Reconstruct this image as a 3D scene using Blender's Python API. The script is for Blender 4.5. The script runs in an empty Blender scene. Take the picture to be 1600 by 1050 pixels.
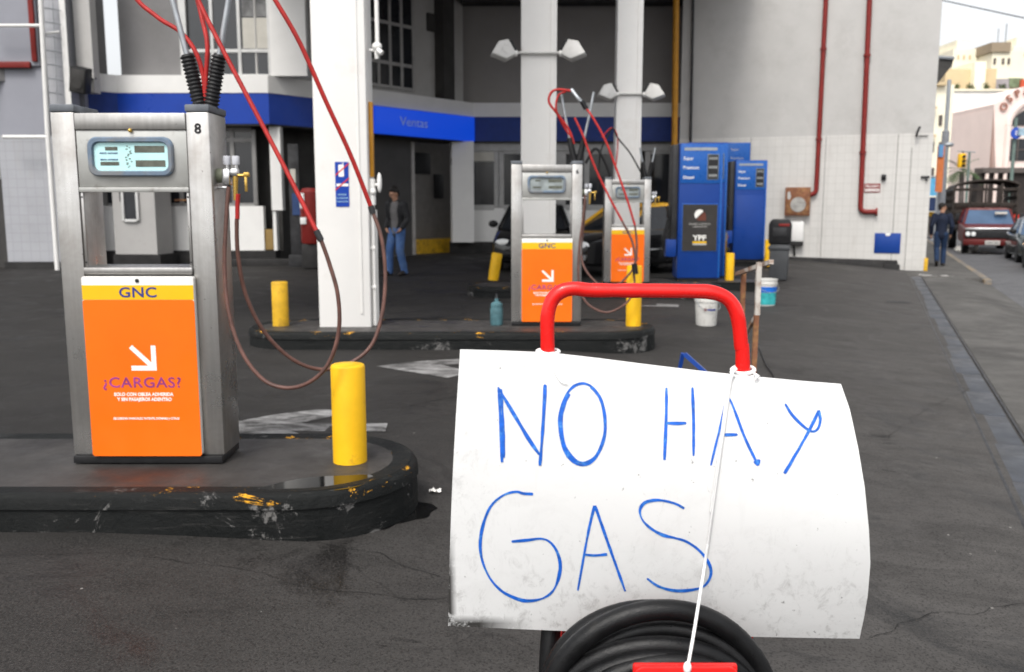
import bpy, bmesh, math, random
from mathutils import Vector, Matrix, noise as mnoise
random.seed(7)
R = math.radians
sc = bpy.context.scene
COL = sc.collection

# ------------------------------------------------------------------ camera, sky, sun, exposure
CAM_Z, PITCH, FPX = 1.38, R(8.2), 1400.0
cam = bpy.data.cameras.new('camera')
cam.sensor_width = 36.0
cam.lens = 36.0 * FPX / 1600.0
cam.clip_start, cam.clip_end = 0.05, 2000
cam.dof.use_dof = True
cam.dof.focus_distance = 2.15
cam.dof.aperture_fstop = 4.9
co = bpy.data.objects.new('camera', cam)
co.location = (0, 0, CAM_Z)
co.rotation_euler = (R(90) - PITCH, 0, 0)
COL.objects.link(co)
sc.camera = co

SUN_EL, SUN_AZ = R(54), R(203)          # azimuth clockwise from +Y: behind the camera, a little to the left
w = bpy.data.worlds.new('World')
sc.world = w
w.use_nodes = True
nt = w.node_tree
nt.nodes.clear()
sky = nt.nodes.new('ShaderNodeTexSky')
sky.sky_type = 'NISHITA'
sky.sun_disc = False
sky.sun_elevation = SUN_EL
sky.sun_rotation = SUN_AZ
sky.air_density, sky.dust_density, sky.ozone_density = 1.0, 4.0, 0.6
hs = nt.nodes.new('ShaderNodeHueSaturation')
hs.inputs['Saturation'].default_value = 0.14
bg = nt.nodes.new('ShaderNodeBackground')
bg.inputs['Strength'].default_value = 0.15
wo = nt.nodes.new('ShaderNodeOutputWorld')
nt.links.new(sky.outputs[0], hs.inputs['Color'])
nt.links.new(hs.outputs[0], bg.inputs['Color'])
nt.links.new(bg.outputs[0], wo.inputs['Surface'])
sl = bpy.data.lights.new('sun', 'SUN')
sl.energy, sl.angle, sl.color = 0.85, R(14), (1.0, 0.95, 0.87)
so = bpy.data.objects.new('sun', sl)
sd = Vector((math.sin(SUN_AZ) * math.cos(SUN_EL), math.cos(SUN_AZ) * math.cos(SUN_EL), math.sin(SUN_EL)))
so.rotation_euler = sd.to_track_quat('Z', 'Y').to_euler()
so.location = sd * 60
COL.objects.link(so)
sc.view_settings.view_transform = 'Standard'
sc.view_settings.look = 'None'
sc.view_settings.gamma = 1
sc.view_settings.use_curve_mapping = False
sc.view_settings.exposure = 0.82
sc.render.engine = 'CYCLES'
sc.cycles.max_bounces = 8
sc.cycles.diffuse_bounces = 4
sc.cycles.use_denoising = True

# ------------------------------------------------------------------ measuring helpers
CF = Vector((0, math.cos(PITCH), -math.sin(PITCH)))
CU = Vector((0, math.sin(PITCH), math.cos(PITCH)))
CO = Vector((0, 0, CAM_Z))
def ray(px, py):
    return CF + Vector((1, 0, 0)) * ((px - 800) / FPX) + CU * ((525 - py) / FPX)
def at(px, py, Y):
    d = ray(px, py)
    return CO + d * (Y / d.y)
def gr(px, py, z=0.0):
    d = ray(px, py)
    return CO + d * ((z - CAM_Z) / d.z)
TH = R(22)                                 # the street runs 22 degrees to the right of the view
SN = Vector((-math.cos(TH), math.sin(TH), 0))
ST = Vector((math.sin(TH), math.cos(TH), 0))
S0 = Vector((3.18, 5.38, 0))               # a point on the trench drain
def st(x, y):
    d = Vector((x, y, 0)) - S0
    return d.dot(SN), d.dot(ST)
def xy(s, t):
    return S0 + SN * s + ST * t
def gz_s(s):
    if s >= 4: return 0.0
    if s >= 0: return -0.3 * (1 - s / 4) ** 1.25
    if s >= -1.0: return -0.3
    if s >= -1.6: return -0.3 - 0.12 * (-1.0 - s) / 0.6
    return -0.42
def gz(x, y):
    return gz_s(st(x, y)[0])

# ------------------------------------------------------------------ materials
MATS = {}
def node(nt, typ, **kw):
    n = nt.nodes.new(typ)
    for k, v in kw.items():
        if hasattr(n, k): setattr(n, k, v)
    return n
def new_mat(name):
    m = bpy.data.materials.new(name)
    m.use_nodes = True
    nt = m.node_tree
    b = nt.nodes['Principled BSDF']
    return m, nt, b
def mixc(nt, fac, a, b):
    n = nt.nodes.new('ShaderNodeMix')
    n.data_type = 'RGBA'
    for s, v in ((0, fac), (6, a), (7, b)):
        if hasattr(v, 'is_linked') or hasattr(v, 'links'):
            nt.links.new(v, n.inputs[s])
        else:
            n.inputs[s].default_value = v if s == 0 else (*v[:3], 1)
    return n.outputs[2]
def noise(nt, vec, scale, detail=4, rough=0.6, dist=0.0):
    n = nt.nodes.new('ShaderNodeTexNoise')
    n.inputs['Scale'].default_value = scale
    n.inputs['Detail'].default_value = detail
    n.inputs['Roughness'].default_value = rough
    n.inputs['Distortion'].default_value = dist
    nt.links.new(vec, n.inputs['Vector'])
    return n.outputs['Fac']
def ramp(nt, fac, lo, hi, a=0.0, b=1.0):
    n = nt.nodes.new('ShaderNodeMapRange')
    n.inputs[1].default_value, n.inputs[2].default_value = lo, hi
    n.inputs[3].default_value, n.inputs[4].default_value = a, b
    nt.links.new(fac, n.inputs[0])
    return n.outputs[0]
def math_(nt, op, a, b=None):
    n = nt.nodes.new('ShaderNodeMath')
    n.operation = op
    for i, v in enumerate((a, b)):
        if v is None: continue
        if hasattr(v, 'links'): nt.links.new(v, n.inputs[i])
        else: n.inputs[i].default_value = v
    return n.outputs[0]
def coords(nt, scale=(1, 1, 1), kind='Object'):
    t = nt.nodes.new('ShaderNodeTexCoord')
    mp = nt.nodes.new('ShaderNodeMapping')
    mp.inputs['Scale'].default_value = scale
    nt.links.new(t.outputs[kind], mp.inputs['Vector'])
    return mp.outputs[0]
def bump(nt, b, h, strength, dist=0.01):
    n = nt.nodes.new('ShaderNodeBump')
    n.inputs['Strength'].default_value = strength
    n.inputs['Distance'].default_value = dist
    nt.links.new(h, n.inputs['Height'])
    nt.links.new(n.outputs[0], b.inputs['Normal'])
def mat(name, col, rough=0.5, metal=0.0, var=0.12, scale=5, stretch=(1, 1, 1), dirt=None, dscale=3, dlo=0.58, dhi=0.75,
        bmp=0.0, bscale=60, rvar=0.1, coat=0.0, spec=0.28):
    if name in MATS: return MATS[name]
    m, nt, b = new_mat(name)
    v = coords(nt, stretch)
    n1 = noise(nt, v, scale, 5)
    c = mixc(nt, ramp(nt, n1, 0.3, 0.7), [x * (1 - var) for x in col], [min(1, x * (1 + var)) for x in col])
    if dirt:
        n2 = noise(nt, v, dscale, 8, 0.7)
        c = mixc(nt, ramp(nt, n2, dlo, dhi, 0, 0.85), c, dirt)
    nt.links.new(c, b.inputs['Base Color'])
    nt.links.new(ramp(nt, noise(nt, v, scale * 2.3, 4), 0.3, 0.7, max(0.02, rough - rvar), min(1, rough + rvar)), b.inputs['Roughness'])
    b.inputs['Metallic'].default_value = metal
    b.inputs['Specular IOR Level'].default_value = spec
    b.inputs['Coat Weight'].default_value = coat
    if bmp: bump(nt, b, noise(nt, v, bscale, 3), bmp, 0.004)
    MATS[name] = m
    return m
def emit_mat(name, col, strength):
    m, nt, b = new_mat(name)
    b.inputs['Base Color'].default_value = (*col, 1)
    b.inputs['Emission Color'].default_value = (*col, 1)
    b.inputs['Emission Strength'].default_value = strength
    MATS[name] = m
    return m
def glass_mat(name, col, rough=0.05):
    m, nt, b = new_mat(name)
    v = coords(nt)
    n1 = noise(nt, v, 1.2, 3)
    nt.links.new(mixc(nt, n1, [c * 0.5 for c in col], [c * 1.5 for c in col]), b.inputs['Base Color'])
    nt.links.new(ramp(nt, n1, 0.3, 0.7, rough, rough + 0.12), b.inputs['Roughness'])
    b.inputs['Specular IOR Level'].default_value = 0.6
    MATS[name] = m
    return m
def asphalt(name, dark, light, tint=1.0):
    m, nt, b = new_mat(name)
    v = coords(nt)
    vs = coords(nt, (0.5, 1.4, 1))
    big = noise(nt, v, 0.35, 6, 0.62, 0.4)
    c = mixc(nt, ramp(nt, big, 0.3, 0.72), dark, light)
    sx = nt.nodes.new('ShaderNodeSeparateXYZ'); nt.links.new(v, sx.inputs[0])
    off = math_(nt, 'ADD', math_(nt, 'SUBTRACT', sx.outputs['X'], math_(nt, 'MULTIPLY', sx.outputs['Y'], 0.4)), math_(nt, 'MULTIPLY', big, 2.5))
    c = mixc(nt, ramp(nt, off, -2.0, 2.0, 0, 0.9), c, [x * 3.0 for x in light])
    mot = noise(nt, coords(nt, (0.6, 1.4, 1)), 3.2, 9, 0.78, 0.8)
    c = mixc(nt, ramp(nt, mot, 0.40, 0.56, 0.4, 0), c, [x * 0.62 for x in dark])
    c = mixc(nt, ramp(nt, mot, 0.58, 0.74, 0, 0.35), c, [x * 1.5 for x in light])
    streak = noise(nt, vs, 1.3, 7, 0.65, 0.6)
    c = mixc(nt, ramp(nt, streak, 0.45, 0.75, 0, 0.3), c, [x * 1.8 for x in light])
    oil = noise(nt, v, 0.9, 6, 0.7, 1.2)
    c = mixc(nt, ramp(nt, oil, 0.56, 0.68, 0, 0.8), c, [x * 0.38 for x in dark])
    drip = noise(nt, coords(nt, (0.7, 1.2, 1)), 3.8, 9, 0.72, 0.5)
    c = mixc(nt, ramp(nt, drip, 0.62, 0.68, 0, 0.7), c, [x * 0.45 for x in dark])
    scu = noise(nt, coords(nt, (0.6, 1.5, 1), ), 2.3, 12, 0.82, 0.9)
    c = mixc(nt, ramp(nt, scu, 0.63, 0.72, 0, 0.4), c, (0.11, 0.108, 0.104))
    sp = noise(nt, v, 140, 2, 0.7)
    c = mixc(nt, ramp(nt, sp, 0.46, 0.70, 0, 0.6), c, [x * 2.4 for x in light])
    sp2 = noise(nt, v, 95, 2, 0.7)
    c = mixc(nt, ramp(nt, sp2, 0.52, 0.64, 0, 0.6), c, [x * 0.5 for x in dark])
    bit = noise(nt, v, 17, 2, 0.5)
    c = mixc(nt, ramp(nt, bit, 0.765, 0.785, 0, 0.8), c, (0.3, 0.29, 0.27))
    vor = nt.nodes.new('ShaderNodeTexVoronoi')
    vor.feature = 'DISTANCE_TO_EDGE'
    vor.inputs['Scale'].default_value = 0.28
    wob = nt.nodes.new('ShaderNodeTexNoise')
    wob.inputs['Scale'].default_value = 1.6
    nt.links.new(v, wob.inputs['Vector'])
    ad = nt.nodes.new('ShaderNodeMixRGB')
    ad.blend_type = 'ADD'
    ad.inputs[0].default_value = 0.5
    nt.links.new(v, ad.inputs[1]); nt.links.new(wob.outputs['Color'], ad.inputs[2])
    nt.links.new(ad.outputs[0], vor.inputs['Vector'])
    crack = math_(nt, 'MULTIPLY', ramp(nt, vor.outputs['Distance'], 0.0, 0.0022, 0.6, 0), ramp(nt, noise(nt, v, 0.8, 3), 0.45, 0.6))
    c = mixc(nt, crack, c, [x * 0.3 for x in dark])
    nt.links.new(c, b.inputs['Base Color'])
    rr = ramp(nt, oil, 0.5, 0.7, 0.78, 0.42)
    nt.links.new(rr, b.inputs['Roughness'])
    b.inputs['Specular IOR Level'].default_value = 0.22
    h = math_(nt, 'ADD', sp, math_(nt, 'MULTIPLY', noise(nt, v, 45, 3, 0.7), 0.8))
    bump(nt, b, math_(nt, 'SUBTRACT', h, crack), 0.28, 0.003)
    MATS[name] = m
    return m
def tile_mat(name, col, grout, size=0.2, axis='xz'):
    m, nt, b = new_mat(name)
    v = coords(nt)
    sep = nt.nodes.new('ShaderNodeSeparateXYZ'); nt.links.new(v, sep.inputs[0])
    cb = nt.nodes.new('ShaderNodeCombineXYZ')
    nt.links.new(sep.outputs['X' if axis == 'xz' else 'Y'], cb.inputs[0]); nt.links.new(sep.outputs['Z'], cb.inputs[1])
    br = nt.nodes.new('ShaderNodeTexBrick')
    br.offset = 0.0
    br.inputs['Scale'].default_value = 1.0
    br.inputs['Brick Width'].default_value = size
    br.inputs['Row Height'].default_value = size
    br.inputs['Mortar Size'].default_value = 0.0045
    br.inputs['Mortar Smooth'].default_value = 0.2
    br.inputs['Bias'].default_value = 0.0
    br.inputs['Color1'].default_value = (*[x * 0.96 for x in col], 1)
    br.inputs['Color2'].default_value = (*col, 1)
    br.inputs['Mortar'].default_value = (*grout, 1)
    nt.links.new(cb.outputs[0], br.inputs['Vector'])
    n2 = noise(nt, v, 0.9, 8, 0.7)
    c = mixc(nt, ramp(nt, n2, 0.5, 0.75, 0, 0.5), br.outputs['Color'], [x * 0.72 for x in col])
    n3 = noise(nt, coords(nt, (3, 3, 0.5)), 1.6, 6, 0.7)
    c = mixc(nt, ramp(nt, n3, 0.56, 0.8, 0, 0.45), c, (0.33, 0.30, 0.27))
    nt.links.new(c, b.inputs['Base Color'])
    b.inputs['Roughness'].default_value = 0.3
    bump(nt, b, br.outputs['Fac'], -0.25, 0.004)
    MATS[name] = m
    return m
def steel_mat(name, col, rough, stretch):
    m, nt, b = new_mat(name)
    v = coords(nt, stretch)
    br = noise(nt, v, 60, 4, 0.7)
    v2 = coords(nt)
    sm = noise(nt, v2, 4, 6, 0.65, 0.3)
    c = mixc(nt, ramp(nt, br, 0.3, 0.7), [x * 0.86 for x in col], [x * 1.08 for x in col])
    c = mixc(nt, ramp(nt, sm, 0.42, 0.70, 0, 0.7), c, (0.27, 0.25, 0.23))
    sp = noise(nt, v2, 45, 2)
    c = mixc(nt, ramp(nt, sp, 0.72, 0.78, 0, 0.7), c, (0.08, 0.07, 0.06))
    nt.links.new(c, b.inputs['Base Color'])
    b.inputs['Metallic'].default_value = 0.85
    nt.links.new(ramp(nt, sm, 0.3, 0.7, rough - 0.08, rough + 0.14), b.inputs['Roughness'])
    bump(nt, b, br, 0.08, 0.002)
    MATS[name] = m
    return m
def kerb_mat():
    m, nt, b = new_mat('kerb paint')
    v = coords(nt)
    n1 = noise(nt, v, 2.2, 9, 0.75)
    c = mixc(nt, ramp(nt, n1, 0.3, 0.75), (0.003, 0.004, 0.004), (0.014, 0.0148, 0.0148))
    scf = noise(nt, coords(nt, (0.5, 0.5, 5)), 9, 8, 0.75)
    c = mixc(nt, ramp(nt, scf, 0.56, 0.72, 0, 0.6), c, (0.06, 0.058, 0.055))
    hz = nt.nodes.new('ShaderNodeSeparateXYZ'); nt.links.new(v, hz.inputs[0])
    chip = noise(nt, v, 3.4, 12, 0.84, 0.5)
    xa = math_(nt, 'MULTIPLY', ramp(nt, hz.outputs['X'], -1.25, -1.05), ramp(nt, hz.outputs['X'], -0.62, -0.5, 1, 0))
    xb = math_(nt, 'MULTIPLY', ramp(nt, hz.outputs['X'], 0.95, 1.05), ramp(nt, hz.outputs['X'], 1.35, 1.45, 1, 0))
    zone = math_(nt, 'MULTIPLY', math_(nt, 'MAXIMUM', xa, xb), ramp(nt, hz.outputs['Z'], 0.10, 0.13, 1, 0))
    chip = math_(nt, 'ADD', chip, math_(nt, 'MULTIPLY', zone, 0.074))
    c = mixc(nt, ramp(nt, chip, 0.605, 0.62, 0, 0.8), c, (0.17, 0.165, 0.16))
    yel = noise(nt, coords(nt, (1, 1, 2)), 4.0, 8, 0.8, 0.5)
    ym = math_(nt, 'MULTIPLY', ramp(nt, yel, 0.60, 0.62), ramp(nt, hz.outputs['Z'], 0.115, 0.13))
    c = mixc(nt, ym, c, (0.75, 0.36, 0.02))
    nt.links.new(c, b.inputs['Base Color'])
    nt.links.new(ramp(nt, n1, 0.3, 0.7, 0.42, 0.75), b.inputs['Roughness'])
    b.inputs['Specular IOR Level'].default_value = 0.16
    bump(nt, b, math_(nt, 'ADD', noise(nt, v, 30, 5), math_(nt, 'MULTIPLY', chip, 2.0)), 0.5, 0.012)
    MATS['kerb paint'] = m
    return m
def worn_paint(name, paint, base, lo, hi, scale=5):
    m, nt, b = new_mat(name)
    v = coords(nt, (0.7, 1.6, 1))
    n1 = noise(nt, v, scale, 9, 0.75, 0.6)
    c = mixc(nt, ramp(nt, n1, lo, hi), base, paint)
    c = mixc(nt, ramp(nt, noise(nt, v, 1.6, 5), 0.4, 0.7, 0, 0.5), c, base)
    nt.links.new(c, b.inputs['Base Color'])
    b.inputs['Roughness'].default_value = 0.75
    MATS[name] = m
    return m

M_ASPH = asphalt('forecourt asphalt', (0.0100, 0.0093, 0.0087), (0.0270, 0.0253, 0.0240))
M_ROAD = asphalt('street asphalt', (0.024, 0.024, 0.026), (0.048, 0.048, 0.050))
M_WALK = mat('pavement concrete', (0.092, 0.088, 0.083), 0.85, var=0.25, scale=2.2, dirt=(0.042, 0.040, 0.038), dscale=1.2, dlo=0.42, dhi=0.7, bmp=0.4)
M_ISLTOP = mat('island concrete', (0.042, 0.039, 0.037), 0.55, var=0.4, scale=2.5, dirt=(0.022, 0.02, 0.02), dscale=1.8, dlo=0.5, dhi=0.68, bmp=0.3, rvar=0.2)
M_KERB = kerb_mat()
M_STEEL = steel_mat('brushed stainless steel', (0.48, 0.47, 0.455), 0.30, (1.0, 1.0, 0.03))
M_HEAD = mat('grey pump sheet', (0.42, 0.42, 0.40), 0.4, metal=0.5, var=0.1, scale=6, dirt=(0.22, 0.2, 0.18), dscale=9, dlo=0.6, dhi=0.72)
M_CAP = mat('dull blue grey cap', (0.12, 0.13, 0.145), 0.6, var=0.35, scale=9, dirt=(0.03, 0.03, 0.03), dscale=6)
M_WHITEP = mat('white enamel', (0.72, 0.71, 0.68), 0.35, var=0.06, scale=5, dirt=(0.35, 0.32, 0.28), dscale=5, dlo=0.62, dhi=0.8)
M_YELP = mat('yellow panel paint', (0.76, 0.45, 0.01), 0.4, var=0.06, scale=4, dirt=(0.5, 0.3, 0.05), dscale=8, dlo=0.68, dhi=0.8)
M_ORAP = mat('orange panel paint', (0.84, 0.145, 0.002), 0.5, var=0.07, scale=2.5, dirt=(0.72, 0.20, 0.03), dscale=30, dlo=0.72, dhi=0.78)
M_BLACK = mat('black rubber', (0.012, 0.012, 0.013), 0.55, var=0.3, scale=12)
M_RUB = mat('scuffed black hose', (0.006, 0.006, 0.0065), 0.36, var=0.4, scale=30, dirt=(0.03, 0.028, 0.025), dscale=14, dlo=0.6, dhi=0.75, bmp=0.25, bscale=400)
M_BEZEL = mat('worn blue grey bezel', (0.13, 0.18, 0.245), 0.5, var=0.25, scale=14, dirt=(0.19, 0.19, 0.19), dscale=10, dlo=0.42, dhi=0.6)
M_SCREEN = mat('pale display face', (0.50, 0.78, 0.78), 0.25, var=0.06, scale=8)
M_LCD = mat('lcd strip', (0.10, 0.105, 0.085), 0.2, var=0.3, scale=20)
M_INK = mat('dark ink', (0.02, 0.02, 0.022), 0.5)
M_NAVY = mat('navy ink', (0.03, 0.04, 0.22), 0.5)
M_PURP = mat('faded purple ink', (0.30, 0.045, 0.20), 0.5, var=0.45, scale=14)
M_WINK = mat('white ink', (0.82, 0.80, 0.76), 0.5, var=0.04)
M_REDH = mat('red rubber hose', (0.36, 0.018, 0.016), 0.5, var=0.2, scale=18, dirt=(0.22, 0.02, 0.02), dscale=10)
M_BRNH = mat('brown rubber hose', (0.125, 0.062, 0.05), 0.42, var=0.3, scale=14, dirt=(0.06, 0.04, 0.035), dscale=9, dlo=0.5)
M_GALV = mat('galvanised tube', (0.36, 0.38, 0.40), 0.45, metal=0.6, var=0.15, scale=20)
M_BRASS = mat('brass', (0.62, 0.40, 0.10), 0.3, metal=0.8, var=0.15, scale=20)
M_CHROME = mat('chrome', (0.7, 0.7, 0.7), 0.18, metal=1.0, var=0.06)
M_OLIVE = mat('olive casting', (0.16, 0.17, 0.12), 0.5, var=0.2)
M_BOLL = mat('bollard yellow paint', (0.80, 0.45, 0.010), 0.5, var=0.10, scale=5, dirt=(0.36, 0.19, 0.03), dscale=9, dlo=0.585, dhi=0.72, bmp=0.25, bscale=25)
M_BOLD = mat('dirty yellow paint', (0.62, 0.36, 0.02), 0.5, var=0.2, scale=6, dirt=(0.14, 0.08, 0.02), dscale=5, dlo=0.5, dhi=0.7)
M_COLW = mat('white column paint', (0.78, 0.765, 0.74), 0.55, var=0.03, scale=2, dirt=(0.62, 0.58, 0.54), dscale=2, dlo=0.55, dhi=0.85, bmp=0.1)
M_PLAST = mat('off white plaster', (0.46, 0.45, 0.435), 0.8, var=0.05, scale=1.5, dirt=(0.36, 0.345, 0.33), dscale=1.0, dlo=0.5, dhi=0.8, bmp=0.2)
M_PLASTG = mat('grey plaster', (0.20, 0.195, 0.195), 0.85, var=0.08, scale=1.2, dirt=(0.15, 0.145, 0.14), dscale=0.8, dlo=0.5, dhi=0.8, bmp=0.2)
M_PLASTB = mat('bluish grey panel', (0.27, 0.275, 0.31), 0.6, var=0.05, scale=1.2)
M_TILE = tile_mat('white wall tiles', (0.57, 0.555, 0.53), (0.43, 0.415, 0.39), 0.2)
M_TILEL = tile_mat('cool white wall tiles', (0.36, 0.365, 0.39), (0.26, 0.26, 0.28), 0.2)
M_PLINTH = mat('dark plinth', (0.022, 0.021, 0.021), 0.7, var=0.4, scale=3, dirt=(0.06, 0.056, 0.05), dscale=3)
M_BLUEF = mat('blue fascia sheet', (0.006, 0.045, 0.33), 0.35, var=0.08, scale=2)
M_WHITEF = mat('white fascia sheet', (0.74, 0.73, 0.71), 0.5, var=0.04, scale=2)
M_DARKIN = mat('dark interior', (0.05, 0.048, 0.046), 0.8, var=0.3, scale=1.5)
M_FRAME = mat('white window frame', (0.58, 0.58, 0.57), 0.5, var=0.06)
M_GLASS = glass_mat('dark window glass', (0.02, 0.022, 0.026))
M_GLASSB = glass_mat('blue windscreen glass', (0.05, 0.09, 0.16), 0.03)
M_REDP = mat('red pipe paint', (0.19, 0.018, 0.015), 0.5, var=0.15, scale=6)
M_ORPIPE = mat('ochre pipe paint', (0.48, 0.22, 0.02), 0.5, var=0.15)
M_RED = mat('glossy red enamel', (0.72, 0.012, 0.010), 0.24, var=0.08, scale=8, dirt=(0.20, 0.15, 0.14), dscale=26, dlo=0.665, dhi=0.69, coat=0.3, bmp=.05, bscale=90)
M_BLUEP = mat('blue pump enamel', (0.008, 0.045, 0.24), 0.35, var=0.07, scale=2.5, dirt=(0.01, 0.04, 0.22), dscale=4)
M_BLUEL = mat('lighter blue head panel', (0.016, 0.10, 0.38), 0.3, var=0.06)
M_SLATE = mat('slate bin plastic', (0.055, 0.058, 0.062), 0.5, var=0.15)
M_DKMET = mat('dark cast metal', (0.03, 0.03, 0.032), 0.5, var=0.3)
M_RUST = mat('rusty white railing', (0.50, 0.47, 0.43), 0.7, var=0.15, scale=8, dirt=(0.18, 0.075, 0.03), dscale=6, dlo=0.44, dhi=0.58, bmp=0.2)
M_RUSTB = mat('rusty brown iron', (0.20, 0.085, 0.045), 0.8, var=0.35, scale=12, dirt=(0.36, 0.20, 0.08), dscale=7, dlo=0.5, dhi=0.65, bmp=0.3)
M_SKIN = mat('skin', (0.42, 0.23, 0.15), 0.5, var=0.08)
M_HAIR = mat('black hair', (0.012, 0.010, 0.009), 0.5, var=0.3, scale=40)
M_JEANS = mat('blue denim', (0.055, 0.115, 0.27), 0.9, var=0.25, scale=9, dirt=(0.16, 0.24, 0.40), dscale=5, dlo=0.5, dhi=0.7)
M_JEAND = mat('dark denim', (0.014, 0.03, 0.07), 0.9, var=0.25, scale=9)
M_JACK = mat('charcoal jacket', (0.025, 0.025, 0.027), 0.85, var=0.25, scale=8)
M_JACKN = mat('navy jacket', (0.008, 0.013, 0.03), 0.8, var=0.25, scale=8)
M_SHIRT = mat('grey jumper', (0.13, 0.125, 0.125), 0.9, var=0.12, scale=10)
M_REDSH = mat('red shirt', (0.55, 0.03, 0.015), 0.8, var=0.15)
M_SHOE = mat('dark shoe leather', (0.02, 0.016, 0.014), 0.5)
M_CARB = mat('black car paint', (0.008, 0.008, 0.009), 0.15, var=0.2, coat=0.6)
M_CARY = mat('taxi yellow paint', (0.80, 0.42, 0.012), 0.3, var=0.05, coat=0.4)
M_CARS = mat('silver car paint', (0.30, 0.33, 0.36), 0.25, metal=0.5, var=0.05, coat=0.4)
M_CARG = mat('dark green car paint', (0.02, 0.03, 0.03), 0.2, var=0.1, coat=0.5)
M_CARR = mat('faded maroon paint', (0.10, 0.013, 0.012), 0.4, var=0.2, scale=3, dirt=(0.10, 0.02, 0.015), dscale=4)
M_LAMP = mat('headlamp lens', (0.75, 0.76, 0.76), 0.12, var=0.05)
M_LAMPON = emit_mat('lit amber lamp', (1.0, 0.55, 0.22), 6.0)
M_PLATE = mat('number plate', (0.45, 0.44, 0.42), 0.5)

# ------------------------------------------------------------------ mesh building
class MB:
    def __init__(self):
        self.bm = bmesh.new()
        self.mats = []
    def mi(self, m):
        if m not in self.mats: self.mats.append(m)
        return self.mats.index(m)
    def _fin(self, faces, m):
        if m is not None:
            i = self.mi(m)
            for f in faces: f.material_index = i
    def box(self, x0, x1, y0, y1, z0, z1, bev=0.0, m=None, M=None, seg=2):
        t = bmesh.new()
        bmesh.ops.create_cube(t, size=1)
        for v in t.verts:
            v.co = Vector(((x0 + x1) / 2 + v.co.x * (x1 - x0), (y0 + y1) / 2 + v.co.y * (y1 - y0), (z0 + z1) / 2 + v.co.z * (z1 - z0)))
        if bev: bmesh.ops.bevel(t, geom=t.edges[:], offset=bev, segments=seg, affect='EDGES', profile=0.5)
        self.add(t, m, M)
    def add(self, t, m=None, M=None):
        if M is not None: t.transform(M)
        me = bpy.data.meshes.new('tmp')
        t.to_mesh(me); t.free()
        n = len(self.bm.faces)
        self.bm.from_mesh(me)
        bpy.data.meshes.remove(me)
        self.bm.faces.ensure_lookup_table()
        self._fin(self.bm.faces[n:], m)
    def ring_loft(self, rings, m=None, closed=True, cap0=True, cap1=True):
        bm = self.bm
        vr = [[bm.verts.new(p) for p in r] for r in rings]
        fs = []
        n = len(rings[0])
        for a, b in zip(vr, vr[1:]):
            for i in range(n if closed else n - 1):
                j = (i + 1) % n
                try: fs.append(bm.faces.new((a[i], a[j], b[j], b[i])))
                except ValueError: pass
        if closed and cap0: fs.append(bm.faces.new(vr[0][::-1]))
        if closed and cap1: fs.append(bm.faces.new(vr[-1]))
        self._fin(fs, m)
    def tube(self, pts, r, n=10, m=None, closed=False, smooth=0):
        pts = [Vector(p) for p in pts]
        if smooth: pts = catmull(pts, smooth, closed)
        N = len(pts)
        rs = r if isinstance(r, (list, tuple)) else [r] * N
        if len(rs) != N:
            rs = [rs[min(len(rs) - 1, int(i * len(rs) / N))] for i in range(N)]
        rings = []
        up = None
        for i, p in enumerate(pts):
            a = pts[(i - 1) % N] if (closed or i > 0) else p
            b = pts[(i + 1) % N] if (closed or i < N - 1) else p
            d = (b - a).normalized()
            if up is None:
                up = d.orthogonal().normalized()
            up = (up - d * up.dot(d))
            if up.length < 1e-6: up = d.orthogonal()
            up.normalize()
            s = d.cross(up)
            rings.append([p + (up * math.cos(k * 2 * math.pi / n) + s * math.sin(k * 2 * math.pi / n)) * rs[i] for k in range(n)])
        if closed: rings.append(rings[0])
        self.ring_loft(rings, m, cap0=not closed, cap1=not closed)
        if closed: bmesh.ops.remove_doubles(self.bm, verts=self.bm.verts[:], dist=1e-6)
    def cyl(self, p0, p1, r0, r1=None, n=20, m=None):
        self.tube([p0, p1], [r0, r0 if r1 is None else r1], n, m)
    def lathe(self, prof, o=(0, 0, 0), n=28, m=None, M=None, cap0=True, cap1=True):
        o = Vector(o)
        rings = []
        for r, z in prof:
            rg = [Vector((max(r, 1e-4) * math.cos(k * 2 * math.pi / n), max(r, 1e-4) * math.sin(k * 2 * math.pi / n), z)) for k in range(n)]
            if M is not None: rg = [M @ v for v in rg]
            rings.append([o + v for v in rg])
        self.ring_loft(rings, m, cap0=cap0, cap1=cap1)
    def prism(self, poly, y0, y1, m=None, plane='xz', bev=0.0, M=None):
        t = bmesh.new()
        def P(a, b, c):
            return Vector((a, c, b)) if plane == 'xz' else Vector((a, b, c)) if plane == 'xy' else Vector((c, a, b))
        va = [t.verts.new(P(a, b, y0)) for a, b in poly]
        vb = [t.verts.new(P(a, b, y1)) for a, b in poly]
        t.faces.new(va); t.faces.new(vb[::-1])
        for i in range(len(poly)):
            j = (i + 1) % len(poly)
            t.faces.new((va[i], vb[i], vb[j], va[j]))
        bmesh.ops.recalc_face_normals(t, faces=t.faces[:])
        if bev: bmesh.ops.bevel(t, geom=t.edges[:], offset=bev, segments=2, affect='EDGES', profile=0.5)
        self.add(t, m, M)
    def sphere(self, c, r, m=None, u=16, v=10, sc=(1, 1, 1)):
        t = bmesh.new()
        bmesh.ops.create_uvsphere(t, u_segments=u, v_segments=v, radius=r)
        for q in t.verts: q.co = Vector((q.co.x * sc[0] + c[0], q.co.y * sc[1] + c[1], q.co.z * sc[2] + c[2]))
        self.add(t, m)
    def poly(self, pts, m=None):
        f = self.bm.faces.new([self.bm.verts.new(p) for p in pts])
        self._fin([f], m)
        return f
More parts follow.
